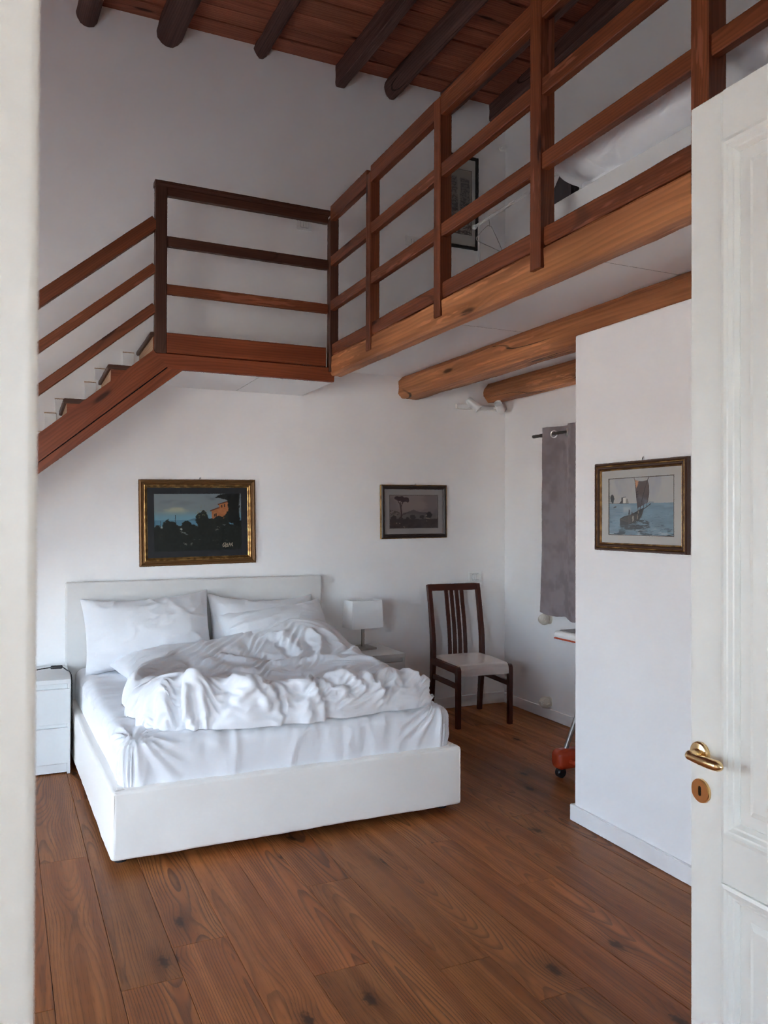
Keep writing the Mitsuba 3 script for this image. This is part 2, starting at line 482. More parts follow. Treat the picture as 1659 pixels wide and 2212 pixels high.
def window(key, axis, wall, out, u0, u1, z0, z1, leaves, swung=True):
    """A casement window in the opening: fixed frame, leaves, panes."""
    d = 0.07
    a0 = wall + out * min(0.10, 0.0 if axis == 'y' and wall > 0 else 0.10)

    def bx(ua, ub, za, zb, t0, t1):
        lo, hi = sorted((a0 + out * t0, a0 + out * t1))
        return cbox(lo, hi, ua, ub, za, zb, 0.004) if axis == 'x' else cbox(ua, ub, lo, hi, za, zb, 0.004)
    w = 0.05
    put(key, cat(bx(u0, u0 + w, z0, z1, 0, d), bx(u1 - w, u1, z0, z1, 0, d), bx(u0, u1, z0, z0 + w, 0, d), bx(u0, u1, z1 - w, z1, 0, d)), 'lacquer')
    tag(key, kind='structure')
    n = leaves
    ww = (u1 - u0 - 2 * w) / n
    s = 0.055
    for i in range(n):
        if not swung:
            a, b = u0 + w + i * ww + 0.003, u0 + w + (i + 1) * ww - 0.003
            put(key + '__leaf', cat(bx(a, a + s, z0 + w, z1 - w, 0.01, d - 0.01), bx(b - s, b, z0 + w, z1 - w, 0.01, d - 0.01),
                                   bx(a, b, z0 + w, z0 + w + s, 0.01, d - 0.01), bx(a, b, z1 - w - s, z1 - w, 0.01, d - 0.01)), 'lacquer')
            q = [(a0 + out * d / 2, u, z) for u, z in ((a + s, z0 + w + s), (b - s, z0 + w + s), (b - s, z1 - w - s), (a + s, z1 - w - s))]
        else:
            # the leaf stands open, square to the wall
            ua = u0 + 0.005 if i == 0 else u1 - 0.045
            e0, e1 = d + 0.01, d + 0.01 + ww
            put(key + '__leaf', cat(bx(ua, ua + 0.04, z0 + w, z1 - w, e0, e0 + s), bx(ua, ua + 0.04, z0 + w, z1 - w, e1 - s, e1),
                                   bx(ua, ua + 0.04, z0 + w, z0 + w + s, e0, e1), bx(ua, ua + 0.04, z1 - w - s, z1 - w, e0, e1)), 'lacquer')
            q = [(a0 + out * e, ua + 0.02, z) for e, z in ((e0 + s, z0 + w + s), (e1 - s, z0 + w + s), (e1 - s, z1 - w - s), (e0 + s, z1 - w - s))]
        V = np.array([(t, u, z) if axis == 'x' else (u, t, z) for t, u, z in q])
        put(key + '__pane', trimesh.Trimesh(V, [[0, 1, 2], [0, 2, 3]], process=False), 'glass')


window('window_1', 'x', LW, -1, *WIN_L[0], 2)
window('window_2', 'y', 0.44, -1, *WIN_F[0], 2)
window('window_3', 'x', RW, 1, *WIN_R[0], 2, False)
window('window_4', 'y', -1.75, -1, -0.15, 0.7, 0.9, 2.1, 2)
# ground outside
put('ground_outside', box(-40, 40, -40, 40, -0.5, -0.35), 'ground_stone')
plain('ground_stone', [0.42, 0.41, 0.39], 0.9)
tag('ground_outside', kind='structure')

# ------------------------------------------------------------------ roof: boards on rafters
RDIR = FWD + _right * (-60 - 829.5) / FX + UP * (1106 - 1170) / FX
RDIR = RDIR / RDIR[1]                       # per metre into the room


def roof_z(y):
    return ROOF_Z + RDIR[2] * (y - BW)


put('ceiling', trimesh.Trimesh(*(lambda b: (np.c_[b.vertices[:, :2], b.vertices[:, 2] + RDIR[2] * (b.vertices[:, 1] - BW)], b.faces))(box(LW - 0.3, RW + 0.3, 0.3, BW + 0.3, ROOF_Z + 0.03, ROOF_Z + 0.12)), process=False), 'rafter_wood')
tag('ceiling', kind='structure')
rng = np.random.default_rng(5)
y = BW + 0.02
while y > 0.5:
    w = rng.uniform(0.15, 0.175)
    yc, dz = y - w / 2, rng.uniform(0, 0.006)
    put_timber('ceiling__board', (LW, yc + rng.uniform(-.004, .004), roof_z(yc) + 0.014 - dz), (RW, yc + rng.uniform(-.004, .004), roof_z(yc) + 0.014 - dz), w - 0.004, 0.028, 'board_wood', up=(0, 0, 1), c=0.003, seg=12)
    y -= w


def rafter(x, zb, w, h, label, rnd=14, **kw):
    """The rafter whose middle and lowest point stand at x, zb on the back wall."""
    c = np.array([x, BW, zb + h / 2])
    p1 = c + RDIR * 0.12
    p0 = c + RDIR * (0.6 - BW)
    k = put_timber('rafter', p0, p1, w, h, 'rafter_wood', smooth=True if rnd else False, rnd=rnd, rough=0.012 if rnd else 0.006, wob=0.010, seg=60, **kw)
    tag(k, label, 'roof beam', 'dark rafters under the roof boards')


rafter(-1.30, 4.67, 0.14, 0.17, 'dark round log rafter far left above the stairs, out past the picture edge')
rafter(-0.55, 4.68, 0.13, 0.16, 'dark round log rafter above the stairs, just past the left picture edge')
rafter(0.365, 4.665, 0.135, 0.18, 'leftmost dark log rafter in view, a rounded end against the back wall')
rafter(0.89, 4.655, 0.175, 0.19, 'thickest dark log rafter, second from the left, with a blunt round end')
rafter(1.525, 4.735, 0.10, 0.12, 'thinnest round rafter, third from the left under the roof boards')
rafter(2.12, 4.665, 0.075, 0.17, 'square-edged dark rafter between two round ones, with a sharp lower corner', rnd=0, c=0.006)
rafter(2.54, 4.675, 0.125, 0.17, 'hewn dark rafter just left of the rail post top, fifth from the left')
rafter(3.02, 4.67, 0.11, 0.17, 'dark rafter partly hidden behind the top handrail of the loft', rnd=0, c=0.012)
kx = put_timber('wall_plate_beam', np.array([RW - 0.085, BW, 4.77]) + RDIR * np.array([0, 1, 1]) * (0.6 - BW), (RW - 0.085, BW + 0.1, 4.77), 0.15, 0.16, 'rafter_wood', rough=0.008, wob=0.006, c=0.01)
tag(kx, 'dark ragged-edged beam along the top of the right wall under the roof', 'roof beam')

# ------------------------------------------------------------------ loft: floor, beams
put('loft_floor', cat(box(LX + 0.02, RW, FW, BW, LOFT_U, LOFT_T - 0.004)), 'plaster')
tag('loft_floor', kind='structure')
# panel joints of the white underside
for yy in (1.45, 2.65, 3.85):
    put('loft_floor__seam', cbox(1.91, RW - 0.01, yy, yy + 0.003, LOFT_U - 0.0008, LOFT_U + 0.001, 0.0003), 'mat_board')
k = put_timber('loft_beam', (LX + 0.037, FW + 0.01, 2.466), (LX + 0.037, 4.80, 2.466), 0.085, 0.132, 'beam_wood', rough=0.006, wob=0.004, c=0.012)
tag(k, 'long hewn wooden edge beam carrying the loft railing posts', 'beam')
k = put_timber('loft_edge_board', (LX + 0.035, FW + 0.01, 2.571), (LX + 0.035, 4.80, 2.571), 0.08, 0.074, 'rail_wood', rough=0.004, wob=0.003, c=0.006)
tag(k, 'dark wooden edge board lying along the top of the loft beam', 'board')
k = put_timber('ceiling_beam', (2.70, FW + 0.01, 2.482), (2.70, BW + 0.05, 2.482), 0.205, 0.165, 'beam_wood', rough=0.008, wob=0.010, c=0.035)
tag(k, 'long round-edged wooden beam under the loft, running over the partition top', 'beam')
k = put_timber('ceiling_beam', (RW - 0.11, FW + 0.01, 2.495), (RW - 0.11, BW + 0.05, 2.495), 0.19, 0.15, 'beam_wood', rough=0.010, wob=0.008, c=0.045)
tag(k, 'short-looking dark wooden beam in the corner above the white spotlights', 'beam')

# railing of the loft and landing
R = 'railing'
tag(R, 'dark stained wooden railing of posts and three rails along loft, landing and stairs', 'railing')
PXC = LX + 0.012


def post(x, y, z0, z1, w=0.066, d=0.062, b='rail_wood'):
    put_timber(R + '__post', (x, y, z0), (x, y, z1), d, w, b, up=(0, 1, 0), c=0.004, rough=0.0012)


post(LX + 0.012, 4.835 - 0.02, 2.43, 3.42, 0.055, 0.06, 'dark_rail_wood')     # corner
post(LX + 0.012, 4.171, 2.447, 3.46, 0.060, 0.062)
post(LX + 0.012, 3.336, 2.447, 3.487, 0.062, 0.066)
post(LX + 0.012, 2.536, 2.447, 3.60, 0.068, 0.070)
post(LX + 0.012, 1.718, 2.447, 3.60, 0.068, 0.074)
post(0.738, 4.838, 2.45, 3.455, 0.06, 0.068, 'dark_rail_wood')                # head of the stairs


def rail(a, b, z0, z1, x=LX + 0.004, t=0.034):
    put_timber(R + '__rail', (x, a, (z0 + z1) / 2), (x, b, (z0 + z1) / 2), t, z1 - z0, 'rail_wood', c=0.003, rough=0.0012)


ends = [4.79, 4.171, 3.336, 2.536, 1.718, 0.55]
for i, (a, b) in enumerate(zip(ends[:-1], ends[1:])):
    a2, b2 = (a if i == 0 else a - 0.031), b + 0.031
    rail(a2, b2, 3.108, 3.173)
    rail(a2, b2, 2.822, 2.886)
    rail(a2, b2, 3.402, 3.497, t=0.040)
for z0, z1 in ((3.098, 3.160), (2.815, 2.874)):
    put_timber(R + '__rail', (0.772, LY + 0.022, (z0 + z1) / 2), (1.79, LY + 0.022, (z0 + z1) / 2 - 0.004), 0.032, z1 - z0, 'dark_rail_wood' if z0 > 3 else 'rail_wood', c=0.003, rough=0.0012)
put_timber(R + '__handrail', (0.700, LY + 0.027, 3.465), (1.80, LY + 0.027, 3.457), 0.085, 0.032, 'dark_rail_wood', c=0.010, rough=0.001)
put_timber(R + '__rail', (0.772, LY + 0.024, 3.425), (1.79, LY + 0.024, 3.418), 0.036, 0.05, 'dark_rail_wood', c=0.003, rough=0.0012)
SL = 0.846
for x1, zt, zb, tt in ((0.708, 3.283, 3.186, 0.05), (0.706, 3.003, 2.933, 0.034), (0.706, 2.766, 2.694, 0.034)):
    z1 = (zt + zb) / 2
    put_timber(R + '__rail', (x1 - 2.45, LY + 0.022, z1 - 2.45 * SL), (x1, LY + 0.022, z1), tt, (zt - zb) * 0.763, 'rail_wood', c=0.004, rough=0.0012)

# landing
k = put('landing', box(0.83, LX + 0.02, LY + 0.03, BW, 2.369, 2.565), 'plaster')
tag(k, 'white plastered stair landing with wooden front boards beneath the railing', 'landing')
put_timber('landing__fascia', (0.772, LY + 0.015, 2.524), (1.775, LY + 0.015, 2.5255), 0.03, 0.121, 'fascia_wood', c=0.004)
put('landing__seam', cbox(1.345, 1.349, LY + 0.04, BW - 0.01, 2.3682, 2.372, 0.0005), 'mat_board')
m, uv = timber((0.72, LY + 0.012, 2.414), (1.83, LY + 0.012, 2.413), 0.036, 0.092, c=0.005)
v = m.vertices.copy()
v[:, 0] = np.where((v[:, 0] < 1.0), v[:, 0] + (2.461 - v[:, 2]) * 0.9 - 0.020, v[:, 0])
m = trimesh.Trimesh(v, m.faces, process=False)
put('landing__fascia', m, 'fascia_wood', uv=uv)

# stairs
S = 'staircase'
tag(S, 'wooden staircase climbing along the back wall to the landing', 'staircase')


def line(x, x0, z0, s):
    return z0 + s * (x - x0)


xe = -2.05
for pts, y0, y1 in (([(xe, line(xe, .0806, 1.956, .846)), (.694, 2.471), (.776, 2.381), (xe, line(xe, .0816, 1.777, .872))], LY - 0.012, LY + 0.03),
                    ([(xe, line(xe, .0816, 1.768, .872)), (.776, 2.372), (.868, 2.368), (xe, line(xe, .079, 1.689, .868))], LY - 0.004, LY + 0.03)):
    pts = [(px, max(pz, 0.001)) for px, pz in pts]
    m = prism(pts, y0, y1)
    ux = np.array([1, 0, .865]) / math.hypot(1, .865)
    uz = np.array([-.865, 0, 1]) / math.hypot(1, .865)
    v = m.vertices
    put(S + '__stringer', m, 'fascia_wood', uv=np.stack([v @ ux + 7.7, v @ uz + v[:, 1] + 3.1], 1))
put(S + '__stringer_core', prism([(xe, max(0.001, line(xe, .08, 1.74, .868))), (.60, line(.60, .0806, 1.93, .846)), (.79, 2.42), (.80, 2.375), (.66, 2.22)], LY + 0.018, LY + 0.0295), 'dark_void')
nose = [(0.680 - 0.2365 * i, 2.587 - 0.2125 * i) for i in range(12)]
for i, (nx, nz) in enumerate(nose):
    x1 = nx + 0.262 if i else 0.80
    put_timber(S + '__tread', ((nx + x1) / 2, LY + 0.032, nz - 0.014), ((nx + x1) / 2, BW - 0.002, nz - 0.014), x1 - nx, 0.028, 'dark_rail_wood', c=0.006)
    if nz - 0.2125 > 0.0:
        put_timber(S + '__riser', (nx + 0.026, LY + 0.034, nz - 0.12), (nx + 0.026, BW - 0.002, nz - 0.12), 0.016, 0.184, 'riser_wood', c=0.001)
        m = prism([(nx + 0.018, nz - 0.029), (nx + 0.24, nz - 0.029), (nx + 0.018, max(0.01, nz - 0.2))], LY + 0.0305, LY + 0.045)
        put(S + '__side_panel', m, 'fascia_wood', uv=np.stack([m.vertices[:, 0] + i, m.vertices[:, 2] + i * 0.7], 1))
    if i:
        put(S + '__skirting', cbox(nx - 0.022, nx + 0.155, BW - 0.016, BW, nz, nz + 0.076, 0.002), 'skirting_paint')
        put(S + '__skirting', cbox(nx + 0.153, nx + 0.222, BW - 0.016, BW, nz, nz + 0.196, 0.002), 'skirting_paint')
        put(S + '__skirting_cap', box(nx - 0.024, nx + 0.155, BW - 0.018, BW - 0.001, nz + 0.0755, nz + 0.080), 'riser_wood')
        put(S + '__skirting_cap', box(nx + 0.151, nx + 0.222, BW - 0.018, BW - 0.001, nz + 0.1955, nz + 0.200), 'riser_wood')
m = prism([(0.70, 2.36), (0.80, 2.369), (xe + 0.09, 0.03), (xe + 0.02, 0.03)], LY + 0.032, BW)
put(S + '__soffit', m, 'plaster')
# ------------------------------------------------------------------ doorway in the foreground
put('trim_1', rbox(-0.10, 0.0065, 0.418, 0.44, -0.01, DOOR_TOP + 0.09, 0.0055), 'trim_paint', smooth=40)
put('trim_1__lining', cbox(-0.012, 0.002, 0.44, FW + 0.003, -0.01, DOOR_TOP, 0.002), 'trim_paint')
tag('trim_1', kind='structure')
put('trim_2', cbox(DOOR_X1 - 0.002, DOOR_X1 + 0.09, 0.418, 0.44, -0.01, DOOR_TOP + 0.09, 0.004), 'trim_paint')
put('trim_2__lining', cbox(DOOR_X1, DOOR_X1 + 0.012, 0.44, FW, -0.01, DOOR_TOP, 0.002), 'trim_paint')
tag('trim_2', kind='structure')
put('trim_3', cbox(-0.10, DOOR_X1 + 0.09, 0.418, 0.44, DOOR_TOP, DOOR_TOP + 0.09, 0.004), 'trim_paint')
tag('trim_3', kind='structure')

DX, DY0, DY1, DT = 1.056, 0.525, 1.036, 2.203
D = 'door_1'
tag(D, 'white panelled double-door leaf standing open at right with a brass lever', kind='structure')
put(D + '__stile', cbox(DX, DX + 0.042, 0.966, DY1, 0.008, DT, 0.003), 'door_paint')
put(D + '__stile', cbox(DX, DX + 0.042, DY0, 0.595, 0.008, DT, 0.003), 'door_paint')
for z0, z1 in ((2.118, DT), (0.889, 0.966), (0.008, 0.14)):
    put(D + '__rail', cbox(DX + 0.0004, DX + 0.0416, 0.5945, 0.9664, z0, z1, 0.0012), 'door_paint')


def frame_ring(prof, w, h):
    """A mitred rectangular moulding. prof: closed loop of (inset from the outer edge, height); in the xy plane, centred."""
    n = len(prof)
    V, F = [], []
    for sx, sy in ((-1, -1), (1, -1), (1, 1), (-1, 1)):
        for d, z in prof:
            V.append((sx * (w / 2 - d), sy * (h / 2 - d), z))
    for k in range(4):
        a, b = k * n, ((k + 1) % 4) * n
        for i in range(n):
            j = (i + 1) % n
            F += [[a + i, b + i, b + j], [a + i, b + j, a + j]]
    m = trimesh.Trimesh(np.array(V, float), np.array(F), process=False)
    if m.volume < 0:
        m.faces = m.faces[:, ::-1]
    return m


def bevel_panel(w, h, t0, t1, margin, slope):
    V = []
    for d, z in ((0, 0), (0, t0), (margin, t0), (margin + slope, t1)):
        V += [(-w / 2 + d, -h / 2 + d, z), (w / 2 - d, -h / 2 + d, z), (w / 2 - d, h / 2 - d, z), (-w / 2 + d, h / 2 - d, z)]
    F = []
    for a in range(3):
        for i in range(4):
            k = (i + 1) % 4
            F += [[4 * a + i, 4 * a + k, 4 * a + 4 + k], [4 * a + i, 4 * a + 4 + k, 4 * a + 4 + i]]
    F += [[12, 13, 14], [12, 14, 15], [0, 2, 1], [0, 3, 2]]
    return trimesh.Trimesh(np.array(V, float), np.array(F), process=False)


for z0, z1 in ((0.966, 2.118), (0.14, 0.889)):
    w, h = 0.966 - 0.595, z1 - z0
    c = (DX, (0.966 + 0.595) / 2, (z0 + z1) / 2)
    # local z points out of the face, to -x
    prof = [(0, -0.012), (0, 0.003), (0.006, 0.0045), (0.010, 0.002), (0.013, 0.0015), (0.018, -0.003), (0.021, -0.0035), (0.027, -0.009), (0.027, -0.014)]
    put(D + '__moulding', place(frame_ring(prof, w, h), (-1, 0, 0), (0, 1, 0), c), 'door_paint')
    put(D + '__panel', place(bevel_panel(w - 0.02, h - 0.02, 0.010, 0.0155, 0.036, 0.010), (-1, 0, 0), (0, 1, 0), (DX + 0.021, c[1], c[2])), 'door_paint')
hc = (DX, 1.011, 1.090)
H = D + '__handle'
put(H, place(lathe([(0, 0.0), (0.0192, 0), (0.0200, 0.0025), (0.0198, 0.0055), (0.0175, 0.008), (0.0105, 0.0095), (0, 0.010)], 40), (-1, 0, 0), (0, 1, 0), hc), 'brass', smooth=35)
tag(H, 'brass lever handle')
put(H + '__neck', place(lathe([(0, 0.008), (0.0092, 0.008), (0.0092, 0.0135), (0.0080, 0.0145), (0.0078, 0.027), (0, 0.027)], 28), (-1, 0, 0), (0, 1, 0), hc), 'brass', smooth=35)
cpts = curve([(DX - 0.018, 1.0125, 1.0895), (DX - 0.0255, 1.0115, 1.0892), (DX - 0.0285, 1.003, 1.0888), (DX - 0.0285, 0.985, 1.0884), (DX - 0.028, 0.962, 1.0884), (DX - 0.027, 0.941, 1.0886)], 10)
rr = np.interp(np.linspace(0, 1, len(cpts)), [0, .2, .40, .72, .90, .965, 1], [.0078, .0080, .0064, .0088, .0088, .0066, .002])
put(H + '__lever', tube(cpts, rr, 24), 'brass', smooth=50)
E_ = D + '__escutcheon'
slot = sg.LineString([(0, -0.0052), (0, 0.0052)]).buffer(0.0033)
ring = trimesh.creation.extrude_polygon(sg.Point(0, 0).buffer(0.0200, 24).difference(slot), 0.0035, engine='earcut')
ring2 = trimesh.creation.extrude_polygon(sg.Point(0, 0).buffer(0.0183, 24).difference(slot), 0.0052, engine='earcut')
put(E_, place(cat(ring, ring2), (-1, 0, 0), (0, 1, 0), (DX, 1.010, 1.0268)), 'brass')
tag(E_, 'round brass keyhole plate')
put(E_ + '__keyhole', place(trimesh.creation.extrude_polygon(slot, 0.001, engine='earcut'), (-1, 0, 0), (0, 1, 0), (DX, 1.010, 1.0268)), 'dark_void')


# ------------------------------------------------------------------ cloth
def sim(P, rest, steps, iters, force=None, collide=None, pin=None, damp=0.97, bend=0.25, shear=0.6, dt2=2e-4, post=None, weld=None):
    """Position-based cloth of one or more layers, P (layers, n, m, 3); rest(P0) lengths are given as arrays per direction."""
    V = np.zeros_like(P)
    hx, hy, dg1, dg2 = rest

    def solve(sa, sb, L, k, both=True):
        a, b = P[sa], P[sb]
        d = b - a
        ln = np.sqrt((d * d).sum(-1, keepdims=True)) + 1e-9
        c = (ln - L[..., None]) / ln
        if not both:
            c = np.minimum(c, 0)
        c = d * (0.5 * k * c)
        P[sa] += c
        P[sb] -= c

    S = slice(None)
    for st in range(steps):
        old = P.copy()
        P += V * damp + (force(P, st) if force is not None else 0) * dt2
        for it in range(iters):
            for o in (0, 1):
                n = (P.shape[1] - o) // 2 * 2
                solve((S, slice(o, o + n, 2)), (S, slice(o + 1, o + 1 + n, 2)), hx[:, o:o + n:2], 1.0)
                m = (P.shape[2] - o) // 2 * 2
                solve((S, S, slice(o, o + m, 2)), (S, S, slice(o + 1, o + 1 + m, 2)), hy[:, :, o:o + m:2], 1.0)
            for o in (0, 1):
                n = (P.shape[1] - o) // 2 * 2
                solve((S, slice(o, o + n, 2), slice(0, -1)), (S, slice(o + 1, o + 1 + n, 2), slice(1, None)), dg1[:, o:o + n:2], shear)
                solve((S, slice(o, o + n, 2), slice(1, None)), (S, slice(o + 1, o + 1 + n, 2), slice(0, -1)), dg2[:, o:o + n:2], shear)
            if bend:
                for o in range(0, 4):
                    i0 = np.arange(o, P.shape[1] - 2, 4)
                    if len(i0):
                        solve((S, i0), (S, i0 + 2), hx[:, i0] + hx[:, i0 + 1], bend, False)
                    j0 = np.arange(o, P.shape[2] - 2, 4)
                    if len(j0):
                        solve((S, S, j0), (S, S, j0 + 2), hy[:, :, j0] + hy[:, :, j0 + 1], bend, False)
            if weld is not None:
                weld(P)
            if pin is not None:
                pin(P)
        if collide is not None:
            collide(P, old)
        V = P - old
    return P


def rest_of(P, kx=1.0, ky=1.0):
    hx = np.linalg.norm(P[:, 1:] - P[:, :-1], axis=-1) * (kx if np.isscalar(kx) else (kx[:, 1:] + kx[:, :-1]) / 2)
    hy = np.linalg.norm(P[:, :, 1:] - P[:, :, :-1], axis=-1) * (ky if np.isscalar(ky) else (ky[:, :, 1:] + ky[:, :, :-1]) / 2)
    a = hx[:, :, 1:] / 2 + hx[:, :, :-1] / 2
    b = hy[:, 1:] / 2 + hy[:, :-1] / 2
    d = np.sqrt(a * a + b * b)
    return hx, hy, d, d.copy()


def grid_faces(n, m, off=0, flip=False):
    i, j = np.meshgrid(np.arange(n - 1), np.arange(m - 1), indexing='ij')
    q = np.stack([i * m + j, (i + 1) * m + j, (i + 1) * m + j + 1, i * m + j + 1], -1).reshape(-1, 4) + off
    f = np.vstack([q[:, [0, 1, 2]], q[:, [0, 2, 3]]])
    return f[:, ::-1] if flip else f


def normals_of(P):
    du = np.gradient(P, axis=1)
    dv = np.gradient(P, axis=2)
    n = np.cross(du, dv)
    return n / (np.linalg.norm(n, axis=-1, keepdims=True) + 1e-12)


def pillow(w, h, n, m, seed, puff=1.0, steps=90):
    """An inflated pillow case, lying in the xy plane; returns a mesh."""
    x, y = np.meshgrid(np.linspace(-w / 2, w / 2, n), np.linspace(-h / 2, h / 2, m), indexing='ij')
    e = np.minimum(np.minimum(x + w / 2, w / 2 - x) / w, np.minimum(y + h / 2, h / 2 - y) / h) * 4
    q = np.stack([x * 7, y * 7, x * 0 + seed], -1)
    P = np.stack([np.stack([x, y, s * (0.03 * np.sqrt(np.maximum(e, 0)) + 0.004 * meshkit.noise(q, seed + k) * (e > 0))], -1) for k, s in enumerate((1, -1))])
    flat = np.stack([np.stack([x, y, x * 0], -1)] * 2)
    ext = 1.0 + 0.16 * (meshkit.fbm(q * 0.8, 3, seed) - 0.25)
    rest = rest_of(flat, ext[None], ext[None])

    def weld(P):
        for s in ((slice(0, 1), slice(None)), (slice(-1, None), slice(None)), (slice(None), slice(0, 1)), (slice(None), slice(-1, None))):
            a = (P[0][s] + P[1][s]) / 2
            P[0][s] = a
            P[1][s] = a

    def force(P, st):
        f = normals_of(P)
        f[1] *= -1
        return f * 5.5 * puff
    P = sim(P, rest, steps, 5, force, weld=weld, damp=0.90, bend=0.22, shear=0.3)
    qq = np.stack([P[..., 0] * 6 + P[..., 1] * 3, P[..., 1] * 11, P[..., 0] * 0 + seed], -1)
    P += normals_of(P) * np.array([1, -1])[:, None, None, None] * (0.010 * (1 - np.minimum(np.abs(meshkit.fbm(qq, 3, seed + 5) - 0.5) * 8, 1)) * np.clip(e * 2, 0, 1))[..., None]
    N = normals_of(P)
    V = P.reshape(-1, 3)
    F = np.vstack([grid_faces(n, m), grid_faces(n, m, n * m, True)])
    mesh = trimesh.Trimesh(V, F, process=False)
    mesh.merge_vertices()
    if mesh.volume < 0:
        mesh.invert()
    return mesh


def rot(deg, axis):
    return trimesh.transformations.rotation_matrix(math.radians(deg), axis)


# ------------------------------------------------------------------ bed
MZ = 0.53


def bx_(y):
    """x of the bed's middle: the bed stands a little askew."""
    return 1.19 - (y - 3.505) * 0.040


B = 'bed'
tag(B, 'double bed with white leather frame and low upholstered headboard against the back wall', 'bed')


def ring_loft(prof, path):
    """A closed profile (outward, z) swept round a closed path of (x, y, nx, ny)."""
    n, k = len(prof), len(path)
    V = np.array([[(x + nx * d, y + ny * d, z) for d, z in prof] for x, y, nx, ny in path])
    F = []
    for a in range(k):
        b = (a + 1) % k
        for i in range(n):
            j = (i + 1) % n
            F += [[a * n + i, b * n + i, b * n + j], [a * n + i, b * n + j, a * n + j]]
    m = trimesh.Trimesh(V.reshape(-1, 3), np.array(F), process=False)
    if m.volume < 0:
        m.faces = m.faces[:, ::-1]
    return m


def rr_path(x0, x1, y0, y1, r, n=8, step=0.03):
    out = []
    for cx, cy, a0 in ((x1 - r, y1 - r, 0), (x0 + r, y1 - r, 90), (x0 + r, y0 + r, 180), (x1 - r, y0 + r, 270)):
        for t in np.linspace(0, 90, n + 1):
            a = math.radians(a0 + t)
            out.append((cx + r * math.cos(a), cy + r * math.sin(a), math.cos(a), math.sin(a)))
    res = []
    for a, b in zip(out, out[1:] + out[:1]):
        d = math.hypot(b[0] - a[0], b[1] - a[1])
        k = max(1, int(d / step))
        for t in np.arange(k) / k:
            v = np.array(a) * (1 - t) + np.array(b) * t
            v[2:] /= np.linalg.norm(v[2:])
            res.append(tuple(v))
    return res


fz0, fz1, ft = 0.042, 0.335, 0.065
prof = []
for cx, cz, a0 in ((-0.018, fz1 - 0.018, 0), (-ft + 0.018, fz1 - 0.018, 90), (-ft + 0.012, fz0 + 0.012, 180), (-0.012, fz0 + 0.012, 270)):
    r = 0.018 if a0 < 180 else 0.012
    prof += [(cx + r * math.cos(math.radians(a0 + t)), cz + r * math.sin(math.radians(a0 + t))) for t in (0, 22, 45, 67, 90)]
pr2 = []
for a, b in zip(prof, prof[1:] + prof[:1]):
    k = max(1, int(math.hypot(b[0] - a[0], b[1] - a[1]) / 0.03))
    pr2 += [tuple(np.array(a) * (1 - t) + np.array(b) * t) for t in np.arange(k) / k]
m = ring_loft(pr2, rr_path(-0.845, 0.845, 3.505, 5.398, 0.022))
v = m.vertices.copy()
nv = m.vertex_normals
q = v * np.array([5, 5, 7.0])
v += nv * (0.010 * (meshkit.fbm(q, 3, 3) - 0.5) + 0.003 * (meshkit.fbm(q * 4, 2, 4) - 0.5))[:, None]
for cx, cz, s in ((-0.30, 0.20, .018), (-0.18, 0.19, .014), (0.02, 0.235, .012), (0.58, 0.16, .016), (0.12, 0.29, .012), (0.44, 0.09, .013)):
    d2 = (v[:, 0] - cx) ** 2 + (v[:, 2] - cz) ** 2
    v[:, 1] += np.where(v[:, 1] < 3.53, 0.004 * np.exp(-d2 / s**2) * np.sin(d2 / s**2 * 5 + cx * 9), 0)
v[:, 0] += bx_(v[:, 1])
put(B + '__frame', trimesh.Trimesh(v, m.faces, process=False), 'leather', smooth=True)
put(B + '__slat_base', box(bx_(4.45) - 0.75, bx_(4.45) + 0.75, 3.59, 5.33, 0.17, 0.20), 'dark_void')
for sx in (-1, 1):
    px = 1.19 + sx * 0.845
    put(B + '__piping', tube([(px - sx * 0.012, 3.509, z) for z in np.linspace(fz0 + 0.012, fz1 - 0.016, 8)], 0.0032, 8), 'leather', smooth=40)
    for yy in (3.62, 5.25):
        put(B + '__foot', lathe([(0, 0.001), (0.028, 0.001), (0.03, 0.06), (0, 0.06)], 16).apply_translation((bx_(yy) + sx * 0.79, yy, 0)), 'black_plastic', smooth=30)
m = rbox(0.25, 1.97, 5.402, 5.452, 0.10, 1.075, 0.014)
put(B + '__headboard', m, 'leather_grey', smooth=30)
put(B + '__headboard__piping', tube([(0.258, 5.408, 0.35), (0.258, 5.408, 1.064), (0.264, 5.408, 1.068), (1.956, 5.408, 1.068), (1.962, 5.408, 1.064), (1.962, 5.408, 0.35)], 0.003, 6), 'leather_grey', smooth=40)


def fold_sheet(A, Bq, x0, x1, y0, y1, top, R):
    """Lays the flat points A, Bq over a mattress of that rectangle; beyond its rounded edge the cloth hangs down."""
    cx, cy = np.clip(A, x0 + R, x1 - R), np.clip(Bq, y0 + R, y1 - R)
    dx, dy = A - cx, Bq - cy
    ln = np.hypot(dx, dy)
    ux, uy = dx / np.maximum(ln, 1e-9), dy / np.maximum(ln, 1e-9)
    th = np.minimum(ln / R, np.pi / 2)
    down = np.maximum(ln - R * np.pi / 2, 0)
    hor = R * np.sin(th)
    return np.stack([cx + ux * hor, cy + uy * hor, top - R * (1 - np.cos(th)) - down], -1)


W2 = 0.80
a = np.linspace(-W2 - 0.24, W2 + 0.24, 230)
b = np.linspace(3.545 - 0.24, 5.39, 230)
A, Bq = np.meshgrid(a, b, indexing='ij')
P = fold_sheet(A, Bq, -W2, W2, 3.545, 5.6, MZ, 0.055)
nrm = normals_of(P[None])[0]
if nrm[115, 115, 2] < 0:
    nrm = -nrm


def ridge(x, y, s):
    n = meshkit.fbm(np.stack([x, y, x * 0 + s], -1), 3, int(s))
    return 1 - np.minimum(np.abs(n - 0.5) * 9, 1)


